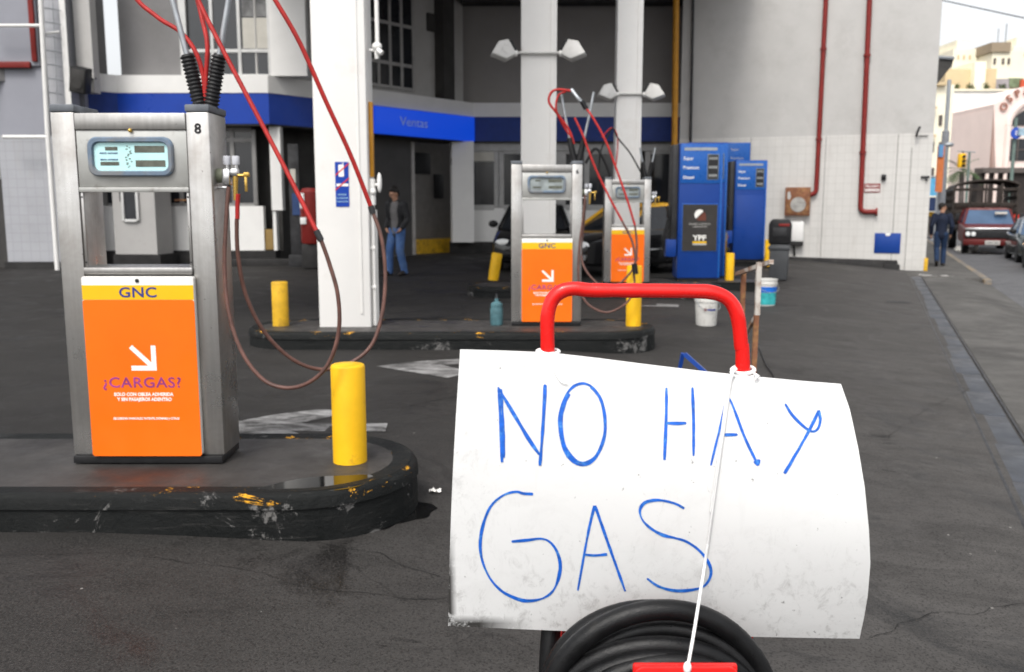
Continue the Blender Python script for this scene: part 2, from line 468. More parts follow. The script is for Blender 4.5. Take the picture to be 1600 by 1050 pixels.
    def build(self, name, m=None, parent=None, ang=40, recalc=True):
        bm = self.bm
        if recalc: bmesh.ops.recalc_face_normals(bm, faces=bm.faces[:])
        for f in bm.faces: f.smooth = True
        for e in bm.edges:
            if len(e.link_faces) == 2 and e.calc_face_angle(0) > R(ang): e.smooth = False
        me = bpy.data.meshes.new(name)
        bm.to_mesh(me); bm.free()
        ms = self.mats if self.mats else [m]
        for q in ms: me.materials.append(q if q is not None else m)
        o = bpy.data.objects.new(name, me)
        COL.objects.link(o)
        if parent is not None:
            o.parent = parent
            o.matrix_parent_inverse = wm(parent).inverted() if parent.get('_w') else Matrix.Identity(4)
            if parent.get('_w'): o['_w'] = 1
        return o
def wm(o):
    b = Matrix.Translation(o.location) @ o.rotation_euler.to_matrix().to_4x4()
    return wm(o.parent) @ o.matrix_parent_inverse @ b if o.parent else b
def catmull(p, k, closed=False):
    out = []
    n = len(p)
    for i in range(n if closed else n - 1):
        a = p[(i - 1) % n] if (closed or i > 0) else p[i] * 2 - p[i + 1]
        b, c = p[i], p[(i + 1) % n]
        d = p[(i + 2) % n] if (closed or i + 2 < n) else c * 2 - b
        for j in range(k):
            t = j / k
            out.append(0.5 * ((2 * b) + (c - a) * t + (2 * a - 5 * b + 4 * c - d) * t * t + (3 * b - a - 3 * c + d) * t ** 3))
    if not closed: out.append(p[-1])
    return out
def tag(o, label=None, cat=None, group=None, kind=None):
    if label: o['label'] = label
    if cat: o['category'] = cat
    if group: o['group'] = group
    if kind: o['kind'] = kind
    return o
def empty(name, loc=(0, 0, 0), rz=0.0, label=None, cat=None, group=None, world=False):
    """world=True: the parts are given in world coordinates; otherwise in the thing's own."""
    o = bpy.data.objects.new(name, None)
    o.location = loc
    o.rotation_euler = (0, 0, rz)
    o.empty_display_size = 0.1
    if world: o['_w'] = 1
    COL.objects.link(o)
    return tag(o, label, cat, group)
def copy_tree(o, parent=None):
    c = o.copy()
    COL.objects.link(c)
    if parent: c.parent = parent
    for ch in o.children: copy_tree(ch, c)
    return c
def text(body, size, origin, right, up, m, parent, name='lettering', align='CENTER', bold=0.0, ext=0.0008, sx=1.0, space=1.0):
    cu = bpy.data.curves.new('txt', 'FONT')
    cu.body = body; cu.size = size; cu.align_x = align; cu.align_y = 'CENTER'
    cu.extrude = ext; cu.offset = bold; cu.space_character = space
    cu.resolution_u = 3
    o = bpy.data.objects.new('txt', cu)
    COL.objects.link(o)
    dg = bpy.context.evaluated_depsgraph_get()
    me = bpy.data.meshes.new_from_object(o.evaluated_get(dg))
    bpy.data.objects.remove(o); bpy.data.curves.remove(cu)
    right = Vector(right).normalized(); up = Vector(up).normalized()
    n = right.cross(up)
    M = Matrix(((right.x * sx, up.x, n.x, origin[0]), (right.y * sx, up.y, n.y, origin[1]), (right.z * sx, up.z, n.z, origin[2]), (0, 0, 0, 1)))
    me.transform(M)
    me.name = name
    me.materials.clear(); me.materials.append(m)
    ob = bpy.data.objects.new(name, me)
    COL.objects.link(ob)
    if parent is not None:
        ob.parent = parent
        ob.matrix_parent_inverse = wm(parent).inverted() if parent.get('_w') else Matrix.Identity(4)
    return ob
class Frame:
    """A vertical wall plane: local x along it, y into it, z up."""
    def __init__(self, a, b):
        self.a = Vector((a[0], a[1], 0)); self.b = Vector((b[0], b[1], 0))
        d = self.b - self.a
        self.len = d.length
        self.rz = math.atan2(d.y, d.x)
        self.d = d.normalized()
        self.n = Vector((-self.d.y, self.d.x, 0))
    def px(self, x, y, off=0.0):
        r = ray(x, y)
        o = self.a + self.n * off
        t = (o - CO).dot(self.n) / r.dot(self.n)
        p = CO + r * t
        return (p - self.a).dot(self.d), p.z
    def M(self):
        return Matrix.Translation(self.a) @ Matrix.Rotation(self.rz, 4, 'Z')
def rrect(x0, x1, z0, z1, r, n=6):
    out = []
    for cx, cz, a0 in ((x1 - r, z1 - r, 0), (x0 + r, z1 - r, 90), (x0 + r, z0 + r, 180), (x1 - r, z0 + r, 270)):
        for k in range(n + 1):
            a = R(a0 + 90 * k / n)
            out.append((cx + r * math.cos(a), cz + r * math.sin(a)))
    return out

# ------------------------------------------------------------------ ground, street, pavement, kerb
def sheet(name, ss, ts, m, dz=0.0, zf=gz_s):
    mb = MB()
    g = [[mb.bm.verts.new((*xy(s, t)[:2], zf(s) + dz)) for s in ss] for t in ts]
    for i in range(len(ts) - 1):
        for j in range(len(ss) - 1):
            mb.bm.faces.new((g[i][j], g[i][j + 1], g[i + 1][j + 1], g[i + 1][j]))
    o = mb.build(name, m)
    for p in o.data.polygons:
        if p.normal.z < 0: p.flip()
    return tag(o, kind='structure')
SS = [120, 60, 30, 18, 12, 8, 6, 5, 4.5, 4, 3.6, 3.2, 2.8, 2.4, 2, 1.6, 1.2, 0.8, 0.4, 0, -0.4, -0.8, -1.0, -1.2, -1.4, -1.6]
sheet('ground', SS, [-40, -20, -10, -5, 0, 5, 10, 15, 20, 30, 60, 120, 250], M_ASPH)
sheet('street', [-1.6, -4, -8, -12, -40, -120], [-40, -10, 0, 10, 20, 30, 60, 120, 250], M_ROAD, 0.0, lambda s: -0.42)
sheet('pavement_apron', [-0.17, -0.4, -0.8, -1.0, -1.2, -1.4, -1.58], [-20, -5, 0, 5, 10, 15, 17.6], M_WALK, 0.004)
def st_box(name, s0, s1, t0, t1, z0, z1, m, bev=0.015):
    mb = MB()
    rz = math.atan2(ST.y, ST.x) - math.pi / 2
    mb.box(-s0, -s1, t0, t1, z0, z1, bev, m, Matrix.Translation(S0) @ Matrix.Rotation(rz, 4, 'Z'))
    return mb.build(name, m)
tag(st_box('pavement', 0.3, -1.45, 17.6, 90, -0.6, -0.285, M_WALK), kind='structure')
M_KERBY = worn_paint('worn yellow kerb paint', (0.42, 0.27, 0.09), (0.13, 0.12, 0.11), 0.50, 0.68, 1.5)
tag(st_box('kerb', -1.452, -1.62, 17.2, 90, -0.6, -0.29, M_KERBY, 0.03), kind='structure')

# metal covered drain along the property line
d = empty('trench_drain', xy(0, 0), 0, 'long blue grey metal drain cover running along the forecourt edge', 'drain', world=True)
M_DRAIN = mat('blue grey drain plate', (0.062, 0.067, 0.078), 0.5, metal=0.25, var=0.25, scale=3, dirt=(0.05, 0.05, 0.05), dscale=2, dlo=0.5, dhi=0.7, bmp=0.2)
rz = math.atan2(ST.y, ST.x) - math.pi / 2
DM = Matrix.Translation(S0) @ Matrix.Rotation(rz, 4, 'Z')
pl = MB(); ed = MB()
t = -4.0
while t < 17.4:
    pl.box(-0.10 + random.uniform(-.004, .004), 0.12, t, t + 0.97, -0.34, -0.2925 + random.uniform(-.004, .003), 0.004, None, DM)
    t += 0.98
for s in (-0.135, 0.135):
    ed.box(s - 0.011 + 0.01, s + 0.011 + 0.01, -4, 17.4, -0.34, -0.287, 0.003, None, DM)
pl.build('cover_plate', M_DRAIN, d); ed.build('edge_rail', M_DKMET, d)

# painted arrows and lines on the asphalt
M_ARROW = worn_paint('worn white road paint', (0.34, 0.335, 0.33), (0.035, 0.033, 0.032), 0.42, 0.64, 4)
def ground_poly(name, pix, m, label, cat, dz=0.004, kind=None, z=None, ragged=0):
    mb = MB()
    pts = []
    for x, y in pix:
        p = gr(x, y, 0 if z is None else z)
        for _ in range(4):
            p = gr(x, y, gz(p.x, p.y) if z is None else z)
        pts.append(p + Vector((0, 0, dz)))
    if ragged:
        pts = catmull(pts, 8, True)
        pts = [p + Vector((mnoise.noise(p * 9), mnoise.noise(p * 9 + Vector((5, 0, 0))), 0)) * ragged for p in pts]
    mb.poly(pts)
    bmesh.ops.triangulate(mb.bm, faces=mb.bm.faces[:])
    o = mb.build(name, m)
    for p in o.data.polygons:
        if p.normal.z < 0: p.flip()
    return tag(o, label, cat, kind=kind)
ground_poly('ground_arrow', [(330, 662), (368, 660), (430, 648), (500, 640), (548, 643), (500, 656), (470, 662), (606, 662), (602, 675), (455, 674), (470, 679), (372, 678)],
            M_ARROW, 'large worn white painted arrow on the asphalt behind the near yellow bollard', 'road marking')
ground_poly('ground_arrow', [(588, 573), (640, 566), (720, 561), (722, 570), (690, 571), (725, 578), (726, 584), (700, 591), (650, 583)],
            M_ARROW, 'smaller worn white arrow head on the asphalt left of the sign', 'road marking')
ground_poly('ground_line', [(985, 474), (1062, 476), (1060, 480), (985, 478)], M_ARROW, 'short faded white line on asphalt left of the white bucket', 'road marking')
ground_poly('oil_stain', [(520, 832), (560, 818), (620, 800), (622, 770), (640, 772), (655, 785), (676, 785), (682, 795), (668, 806), (640, 812), (600, 825), (560, 838)],
            mat('wet oil', (0.006, 0.006, 0.006), 0.16, var=0.2), 'wet black oil stain on the asphalt at the rounded kerb end', 'stain', 0.003, ragged=.05)

def crack(pix, wd, seed):
    mb = MB()
    P = []
    for x, y in pix:
        p = gr(x, y, 0)
        for _ in range(5): p = gr(x, y, gz(p.x, p.y))
        P.append(p)
    P = catmull(P, 14)
    prev = None
    for k, p in enumerate(P):
        d = (P[min(k + 1, len(P) - 1)] - P[max(k - 1, 0)]); d.z = 0; d.normalize()
        n_ = Vector((-d.y, d.x, 0))
        j = mnoise.noise(p * 5 + Vector((seed, 0, 0))) * .05 + mnoise.noise(p * 22) * .012
        ww = wd * (.4 + abs(mnoise.noise(p * 7 + Vector((0, seed, 0)))) * 1.6)
        row = [mb.bm.verts.new((*(p + n_ * (j + s_ * ww))[:2], gz(p.x, p.y) + .0035)) for s_ in (-1, 1)]
        if prev: mb.bm.faces.new((prev[0], prev[1], row[1], row[0]))
        prev = row
    o = mb.build('ground_crack', M_CRACK)
    for q in o.data.polygons:
        if q.normal.z < 0: q.flip()
    return tag(o, kind='structure')
M_CRACK = mat('crack filler', (.013, .0125, .012), .8, var=.4, scale=30)
crack([(690, 900), (600, 868), (520, 850), (430, 846)], .0018, 1)
crack([(-20, 868), (110, 866), (260, 872), (420, 900), (560, 930), (700, 936)], .0015, 3)
crack([(1380, 690), (1450, 640), (1530, 600), (1575, 590)], .002, 4)
crack([(1360, 1000), (1450, 960), (1540, 960), (1620, 930)], .0015, 6)
crack([(620, 640), (700, 622), (720, 618)], .004, 5)

# ------------------------------------------------------------------ pump islands
def island(x0, x1, y0, y1, h, zb, label, group='raised pump islands'):
    o = empty('pump_island', ((x0 + x1) / 2, (y0 + y1) / 2, 0), 0, label, 'island', group, world=True)
    r = (y1 - y0) / 2 * 0.98
    def outline(ins):
        P = []
        for cx, a0, a1 in ((x1 - r, -90, 90), (x0 + r, 90, 270)):
            for k in range(17):
                a = R(a0 + (a1 - a0) * k / 16)
                P.append((cx + (r - ins) * math.cos(a), (y0 + y1) / 2 + (r - ins) * math.sin(a)))
        return P
    mb = MB()
    prof = [(0.0, zb), (0.0, 0.03), (0.006, 0.095), (-0.004, 0.10), (0.002, h - 0.025), (0.012, h - 0.006), (0.03, h)]
    mb.ring_loft([[(a + mnoise.noise((a * 3, b * 3, z)) * .006, b + mnoise.noise((a * 3 + 9, b * 3, z)) * .006, z) for a, b in outline(i)] for i, z in prof], cap0=False, cap1=False)
    mb.ring_loft([[(a, b, h) for a, b in outline(0.03)], [(a, b, h - 0.006) for a, b in outline(0.12)]], cap0=False, cap1=False)
    mb.build('kerb_edge', M_KERB, o, 50)
    mt = MB()
    mt.poly([(a, b, h - 0.006) for a, b in outline(0.12)])
    mt.build('island_top', M_ISLTOP, o)
    return o
island(-7.5, -0.46, 3.67, 4.75, 0.17, -0.12, 'nearest dark kerbed island carrying pump number 8')
island(-2.7, 1.47, 8.62, 9.75, 0.17, -0.12, 'black kerbed island with the white column and pump 6')
island(-0.7, 3.3, 13.6, 14.75, 0.17, -0.12, 'island under the farthest orange gas pump, mostly hidden by the red handle')
island(2.2, 4.55, 15.3, 16.35, 0.10, -0.2, 'low island under the blue pump with the black poster')
island(4.6, 6.35, 21.1, 22.1, 0.10, -0.2, 'low island under the farther plain blue pump')
pud = ground_poly('puddle', [(396, 769), (425, 757), (470, 748), (520, 743), (575, 742), (580, 748), (566, 757), (535, 764), (480, 769), (440, 771)],
                  mat('still water', (0.004, 0.004, 0.004), 0.03, var=0.1, rvar=0.01, spec=0.6), 'still dark puddle on the near island reflecting the yellow bollard', 'puddle', 0.0, z=0.1665, ragged=.012)

# ------------------------------------------------------------------ columns
def column(x, y, wd, dp, label):
    o = empty('column', (x, y, 0), 0, label, 'column', 'white columns of the forecourt roof', world=True)
    mb = MB()
    mb.box(x - wd / 2, x + wd / 2, y - dp / 2, y + dp / 2, -0.05, 7.99, 0.015)
    mb.build('shaft', M_COLW, o)
    st_ = MB()
    st_.box(x + wd / 2 - 0.10, x + wd / 2 - 0.075, y - dp / 2 - 0.012, y - dp / 2 + 0.01, 0.3, 7.9, 0.003)
    st_.build('edge_strip', M_COLW, o)
    return o
c1 = column(-1.705, 9.30, 0.53, 0.42, 'nearest bright white column with a blue no phone sticker')
c2 = column(0.40, 13.95, 0.53, 0.42, 'white column behind pump 6 with a pair of floodlights')
c3 = column(2.16, 17.15, 0.47, 0.36, 'white column behind the farthest orange pump with two floodlights')
# blue sticker on the near column
sk = empty('sticker', (-1.73, 9.085, 1.6), 0, 'blue no phone sticker with red slashes on the near white column', 'sticker', world=True)
yy = 9.084
def pf(px, py): p = at(px, py, yy); return p.x, p.z
x0, z1 = pf(523, 253); x1, z0 = pf(546, 323)
mb = MB(); mb.prism(rrect(x0, x1, z0, z1, 0.006, 3), yy, yy + 0.004); mb.build('sheet', M_BLUEF, sk)
mb = MB()
a, b = pf(528.5, 257); c, e = pf(537.5, 276)
mb.prism(rrect(a, c, e, b, 0.01, 3), yy - 0.002, yy - 0.0005); mb.box(c - .012, c - .004, yy - .002, yy - .0005, b, b + .02)
p, q = pf(526, 291); r_, s_ = pf(546, 287); mb.box(x0 + .012, x1 - .005, yy - .002, yy - .0005, q, s_)
mb.build('phone_symbol', M_WINK, sk)
mb = MB()
for (ax, ay, bx, by) in ((524, 274, 545.5, 255), (524, 297, 545.5, 278)):
    p0 = pf(ax, ay); p1 = pf(bx, by)
    mb.prism([(p0[0], p0[1] - .008), (p1[0], p1[1] - .008), (p1[0], p1[1] + .008), (p0[0], p0[1] + .008)], yy - .004, yy - .0025)
mb.build('slash', mat('slash red', (0.55, 0.03, 0.03), 0.5), sk)
for i, s in enumerate(('APAGUE', 'EL CELULAR', 'Y LAS LUCES')):
    p = pf(534.5, 304 + i * 5.5)
    text(s, 0.022, (p[0], yy - 0.002, p[1]), (1, 0, 0), (0, 0, 1), M_SCREEN, sk)
# conduits on the right flank of the near column
cd = empty('conduit', (-1.4, 9.3, 0.17), 0, 'white pipe with valve fittings down the side of the near column', 'pipe', world=True)
mb = MB()
mb.tube([(-1.415, 9.18, 0.17), (-1.415, 9.18, 1.42)], 0.022)
mb.tube([(-1.405, 9.30, 0.17), (-1.405, 9.30, 1.35)], 0.018)
for z in (0.55, 0.95, 1.3): mb.box(-1.44, -1.39, 9.15, 9.21, z, z + .03, .004)
mb.build('pipe', M_COLW, cd)
mb = MB()
mb.cyl((-1.415, 9.18, 1.40), (-1.415, 9.18, 1.66), 0.036, n=12)
mb.cyl((-1.38, 9.16, 1.60), (-1.33, 9.16, 1.60), 0.014)
mb.sphere((-1.335, 9.15, 1.62), 0.05, sc=(.5, .7, 2.0))
mb.sphere((-1.405, 9.16, 1.53), 0.035); mb.build('valve_fitting', M_WHITEF, cd)
dp_ = empty('drop_pipe', (-1.36, 9.2, 2.7), 0, 'white hanging pipe with tap fitting high beside the near column', 'pipe', world=True)
mb = MB()
p = at(590, 80, 9.2); q = at(586, -60, 9.2)
mb.tube([p, at(588, 0, 9.2), q], 0.021)
mb.build('pipe', M_COLW, dp_)
mb = MB()
mb.sphere(at(589, 73, 9.2), 0.05, sc=(1, 1, .9)); mb.cyl(at(589, 72, 9.2), at(589, 92, 9.2), .034, .02)
mb.cyl(at(577, 79, 9.2), at(590, 78, 9.2), .016); mb.cyl(at(590, 78, 9.17), at(597, 83, 9.15), .025)
mb.build('tap', M_WHITEF, dp_)
oc = MB(); oc.box(-1.438, -1.40, 9.2, 9.28, 1.68, 2.42, .004)
tag(oc.build('cable_duct', M_ORPIPE), 'ochre cable duct on the side of the near white column', 'cable duct')

# floodlight pairs strapped to the columns
def floodpair(px_l, px_r, py, Y, xl, xr, label):
    o = empty('floodlight_pair', at((px_l + px_r) / 2, py, Y), 0, label, 'floodlight', 'floodlight pairs on the columns', world=True)
    k = Y / FPX
    c0 = at(px_l, py, Y); c1_ = at(px_r, py, Y)
    mb = MB()
    mb.tube([(c0.x - .0, Y - .02, c0.z), (c1_.x + .0, Y - .02, c1_.z)], 0.022)
    mb.build('strap_bar', mat('grey painted bar', (0.55, 0.54, 0.52), 0.5), o)
    mb = MB()
    for sx, c in ((-1, c0), (1, c1_)):
        mb.tube([(c.x - sx * .02, Y - .03, c.z - .01), (c.x + sx * .22, Y - .06, c.z - .015)], 0.05)
    mb.build('arm', M_COLW, o)
    for sx, c in ((-1, c0), (1, c1_)):
        mb = MB()
        M = Matrix.Translation((c.x + sx * 0.20, Y - .08, c.z + 0.02)) @ Matrix.Rotation(R(sx * -28), 4, 'Z') @ Matrix.Rotation(R(sx * 20), 4, 'Y') @ Matrix.Rotation(R(-24), 4, 'X')
        mb.prism([(sx * -.16, -.13), (sx * .03, -.16), (sx * .20, .0), (sx * .0, .14), (sx * -.16, .12)], -.06, .06, bev=.015, M=M)
        h = mb.build('lamp_head', mat('grey white lamp housing', (.56, .55, .53), .5, var=.08, dirt=(.3, .28, .26), dscale=6), o)
        mb = MB()
        mb.prism([(sx * -.21, -.11), (sx * -.162, -.12), (sx * -.162, .11), (sx * -.21, .10)], -.05, .05, bev=.01, M=M)
        mb.build('glass', M_BLACK, h)
    return o
floodpair(806, 876, 83, 13.72, 0, 0, 'white floodlight pair strapped to the column behind pump 6')
floodpair(964, 1006, 147, 16.96, 0, 0, 'white floodlight pair on the farther column near the ochre pipe')

# ------------------------------------------------------------------ bollards
def bollard(x, y, zb, h, r, m, label, tilt=(0, 0)):
    mb = MB()
    mb.lathe([(r + .0, 0), (r, h - 0.012), (r - .004, h - .003), (r - .010, h), (0.0, h + .004)], n=32, cap0=False, cap1=False)
    o = mb.build('bollard', m)
    o.location = (x, y, zb); o.rotation_euler = (*tilt, 0)
    return tag(o, label, 'bollard', 'yellow bollards')
bollard(-0.782, 4.20, 0.165, 0.475, 0.081, M_BOLL, 'thick bright yellow bollard on the near island beside the puddle')
bollard(-2.39, 9.19, 0.165, 0.455, 0.083, M_BOLD, 'dirty yellow bollard left of the near white column')
bollard(1.255, 9.19, 0.165, 0.62, 0.078, M_BOLL, 'yellow bollard to the right of pump 6 behind the red handle')
bollard(-0.36, 17.0, 0.0, 0.52, 0.10, M_BOLL, 'leaning yellow bollard left of pump 6 before the black car', (0, R(9)))
bollard(3.86, 15.9, -0.03, 0.60, 0.075, M_BOLL, 'slim yellow bollard right beside the blue pump with black poster')
bollard(5.98, 21.0, -0.0, 0.62, 0.075, M_BOLL, 'small yellow bollard at the foot of the farther blue pump')

# ------------------------------------------------------------------ orange gas pumps
PW, PD, PH = 0.72, 0.245, 1.635
def gas_pump(number, label, detail=True, mast=1.0):
    o = empty('gas_pump', (0, 0, 0), 0, label, 'gas pump', 'orange gas pumps')
    yf = -PD / 2
    xl, xr = -PW / 2, PW / 2
    for s in (-1, 1):
        mb = MB()
        a, b = (xl, xl + .108) if s < 0 else (xr - .105, xr)
        mb.box(a, b, yf, -yf, 0.035, PH, 0.006)
        p = mb.build('pillar', M_STEEL, o)
        mb = MB(); mb.box(a - .004, b + .004, yf - .004, -yf + .004, PH + .001, PH + .035, 0.008)
        mb.build('cap', M_CAP, p)
        if s > 0 and number:
            text(number, 0.062, (xr - .052, yf - .0012, PH - .075), (1, 0, 0), (0, 0, 1), M_INK, p, 'lettering', bold=.002)
    il, ir = xl + .110, xr - .107
    mb = MB(); mb.box(xl + .005, xr - .005, yf - .02, -yf, 0.0, 0.034, .003); mb.build('plinth', M_BLACK, o)
    # head with the display
    mb = MB()
    mb.box(il, ir, yf + .004, -yf - .004, 1.30, 1.555, .004)
    mb.box(il, ir, yf - .002, yf + .012, 1.277, 1.299, .002)
    hd = mb.build('display_head', M_HEAD, o)
    mb = MB(); mb.box(il, ir, yf - .004, -yf - .002, 1.557, PH - .004, .004); mb.build('head_trim', M_STEEL, hd)
    mb = MB(); mb.sphere(((il + ir) / 2, yf - .006, 1.553), .009); mb.build('lock', M_BRASS, hd)
    dx0, dx1, dz0, dz1 = il + .055, ir - .06, 1.348, 1.525
    mb = MB()
    prof = [(0.0, yf + .004), (0.0, yf - .012), (.006, yf - .018), (.021, yf - .018), (.026, yf - .002)]
    rings = []
    for ins, y in prof:
        rings.append([(x, y, z) for x, z in rrect(dx0 + ins, dx1 - ins, dz0 + ins, dz1 - ins, .045 - ins * .6, 8)])
    mb.ring_loft(rings, cap0=False, cap1=False)
    mb.build('bezel', M_BEZEL, hd)
    mb = MB(); mb.prism(rrect(dx0 + .022, dx1 - .022, dz0 + .022, dz1 - .022, .03, 8), yf - .003, yf + .003)
    scn = mb.build('screen', M_SCREEN if detail else mat('display face with painted reflection', (.26, .29, .29), .15, var=.35, scale=9), hd)  # farther pumps: reflection greyed into the screen colour
    sw = dx1 - dx0
    for u0, u1, v0, v1 in ((.20, .345, .66, .75), (.135, .355, .28, .37), (.545, .895, .605, .775), (.55, .90, .245, .41)):
        mb = MB(); mb.box(dx0 + sw * u0, dx0 + sw * u1, yf - .0045, yf - .0035, dz0 + (dz1 - dz0) * v0, dz0 + (dz1 - dz0) * v1); mb.build('readout', M_LCD, scn)
    if detail:
        text('PRECIO UNITARIO', .010, (dx0 + sw * .24, yf - .0042, dz0 + .104), (1, 0, 0), (0, 0, 1), M_NAVY, scn)
        text('VENTA ANTERIOR', .010, (dx0 + sw * .24, yf - .0042, dz0 + .075), (1, 0, 0), (0, 0, 1), M_NAVY, scn)
        mb = MB()
        rr = random.Random(3)
        for k in range(16):
            x = dx0 + sw * (.46 + rr.uniform(-.035, .035) + (.0 if k % 2 else .012)); z = dz0 + .04 + k * .0062
            mb.box(x, x + rr.uniform(.003, .010), yf - .0046, yf - .0038, z, z + rr.uniform(.002, .006))
        mb.build('scratches', M_LCD, scn)
    for x in (il + .008, ir - .008):
        for z in (.955, 1.255):
            mb = MB(); mb.sphere((x, yf + .005, z), .0045, u=8, v=6, sc=(1, .6, 1)); mb.build('screw', M_INK, o)
    # open bay: thin white jamb strips, ledge
    for x in (il + .002, ir - .014):
        mb = MB(); mb.box(x, x + .012, yf + .006, yf + .022, .935, 1.275, .002); mb.build('jamb_strip', M_STEEL, o)
    mb = MB(); mb.box(il, ir, yf - .012, -yf - .004, .90, .932, .004); mb.build('ledge', M_STEEL, o)
    # lower door
    mb = MB()
    dl, dr = il - .004, ir + .012
    dfy = yf - .034
    mb.prism(rrect(dl, dr, .042, .892, .012, 4), dfy, yf - .002, bev=.003)
    mb.box(il, ir, yf + .002, -yf - .004, .036, .89)
    dr_ = mb.build('door', M_WHITEP, o)
    mb = MB(); mb.box(dl + .002, dr - .002, dfy - .0016, dfy + .004, .785, .852); yb = mb.build('yellow_band', M_YELP, dr_)
    mb = MB(); mb.prism(rrect(dl + .001, dr - .001, .040, .784, .012, 4), dfy - .0018, dfy + .006); op = mb.build('orange_panel', M_ORAP, dr_)
    mb = MB(); mb.cyl(((dl + dr) / 2, dfy - .004, .873), ((dl + dr) / 2, dfy + .004, .873), .009); mb.build('keyhole', M_INK, dr_)
    cx = (dl + dr) / 2
    ty = dfy - .0024
    text('GNC', .066, (cx, ty, .817), (1, 0, 0), (0, 0, 1), M_NAVY, dr_, bold=.001, sx=1.18, space=1.05)
    mb = MB()
    ax, az, L, T = cx + .068, .452, .118, .023
    mb.prism([(ax, az), (ax, az + L), (ax - T, az + L), (ax - T, az + T), (ax - L, az + T), (ax - L, az)], ty, ty + .001)
    mb.prism([(ax - T * .4, az + T * 1.1), (ax - T * 1.1, az + T * .4), (ax - L - .006, az + L - .012), (ax - L + .009, az + L + .003)], ty - .0002, ty + .001)
    mb.build('arrow_symbol', M_WINK, dr_)
    text('¿CARGAS?', .069, (cx - .005, ty, .393), (1, 0, 0), (0, 0, 1), M_PURP, dr_, sx=1.12, space=1.08, bold=.0008)
    text('SOLO CON OBLEA ADHERIDA', .022, (cx + .0, ty, .338), (1, 0, 0), (0, 0, 1), M_WINK, dr_, sx=.92, bold=.0008)
    text('Y SIN PASAJEROS ADENTRO', .022, (cx + .003, ty, .314), (1, 0, 0), (0, 0, 1), M_WINK, dr_, sx=.92, bold=.0008)
    text('RECUERDEN MANUALES: PATENTE, DOMINIO y OTROS', .0145, (cx + .006, ty, .222), (1, 0, 0), (0, 0, 1), M_WINK, dr_, sx=.86, bold=.0004)
    # filling valves on the right flank
    mb = MB()
    vz = 1.355
    mb.cyl((xr, -.03, vz), (xr + .028, -.03, vz), .034)
    vb = mb.build('valve_boss', M_OLIVE, o)
    mb = MB()
    mb.box(xr + .026, xr + .062, -.06, 0, vz - .045, vz + .03, .006)
    mb.box(xr + .062, xr + .098, -.055, -.005, vz - .005, vz + .032, .008)
    mb.box(xr - .0, xr + .05, -.05, -.01, vz - .062, vz - .05, .003)
    mb.cyl((xr + .044, -.03, vz + .03), (xr + .044, -.03, vz + .055), .009); mb.cyl((xr + .086, -.03, vz + .03), (xr + .086, -.03, vz + .055), .009)
    mb.build('valve_block', M_CHROME, o)
    for dx in (.044, .086):
        mb = MB(); mb.lathe([(.016, .0), (.0175, .004), (.0175, .036), (.016, .040)], (xr + dx, -.03, vz + .050), n=16)
        mb.build('knob', mat('grey knob', (0.55, 0.56, 0.60), 0.4), o)
    mb = MB()
    mb.cyl((xr + .085, -.04, vz + .01), (xr + .080, -.04, vz - .115), .013, .010)
    mb.cyl((xr + .085, -.04, vz + .0), (xr + .150, -.045, vz + .0), .008)
    mb.box(xr + .128, xr + .140, -.052, -.04, vz - .075, vz + .0, .003); mb.box(xr + .125, xr + .152, -.055, -.036, vz - .006, vz + .014, .003)
    mb.build('brass_handle', M_BRASS, o)
    # threaded conduit boots and masts
    for s in (-1, 1):
        b0 = Vector((xr - .052 + s * .022, -.0, PH + .03)); b1 = Vector((xr - .052 + s * .075 - .0, .0, PH + .27))
        mb = MB()
        N = 56
        pts = [b0.lerp(b1, k / N) for k in range(N + 1)]
        mb.tube(pts, [(.030 - .003 * k / N) + (.0065 if k % 4 in (1, 2) else 0) for k in range(N + 1)], 14)
        bt = mb.build('corrugated_boot', M_BLACK, o, 60)
        dv = (b1 - b0).normalized()
        mb = MB(); mb.tube([b1 - dv * .02, b1 + dv * .55 * mast, b1 + dv * mast + Vector((0, 0, .1 * mast))], .0135)
        mb.build('mast', M_GALV, o)
    return o
def hose(pump, pts, r, m, name='hose', smooth=8):
    mb = MB()
    mb.tube(pts, r, 10, m, smooth=smooth)
    return mb.build(name, m, pump)

P8 = gas_pump('8', 'near orange gas pump number 8 in brushed steel on the closest island')
P8.location = (-1.735, 4.162 + PD / 2, 0.17)
P6 = gas_pump('6', 'middle orange gas pump number 6 in front of a white column', False, .42)
P6.location = (0.352, 9.186 + PD / 2, 0.17)
P5 = gas_pump(None, 'farthest orange gas pump behind the red handle next to the taxi', False, .2)
P5.location = (1.81, 14.147 + PD / 2, 0.17)
def wp(pump, lst):
    return [at(x, y, Y) - pump.location for x, y, Y in lst]
YV = 4.28
# pump 8: red lower sleeves and brown drops that hang from the masts
hose(P8, wp(P8, [(322, 168, YV), (322, 120, YV), (324, 70, YV), (316, 30, 4.32), (303, -20, 4.36), (270, -130, 4.4), (220, -170, 4.4), (190, -110, 4.38), (206, -15, 4.34), (245, 26, 4.32), (282, 50, 4.3), (306, 82, YV), (318, 122, YV), (321, 168, YV)]), .0105, M_REDH)
hose(P8, wp(P8, [(270, -130, 4.4), (300, -40, 4.33), (310, 0, 4.3), (352, 85, 4.24), (402, 180, 4.18), (450, 272, 4.12), (497, 366, 4.05)]), .0105, M_REDH)
hose(P8, wp(P8, [(494, 360, 4.05), (502, 376, 4.05)]), .0145, M_DKMET, 'hose_joint', 2)
hose(P8, wp(P8, [(499, 368, 4.05), (514, 410, 4.05), (528, 462, 4.05), (529, 520, 4.05), (512, 570, 4.06), (482, 598, 4.08), (446, 606, 4.1), (410, 592, 4.12), (378, 550, 4.14), (358, 490, 4.17), (351, 420, 4.2), (353, 350, 4.22), (357, 292, 4.24)]), .0095, M_BRNH)
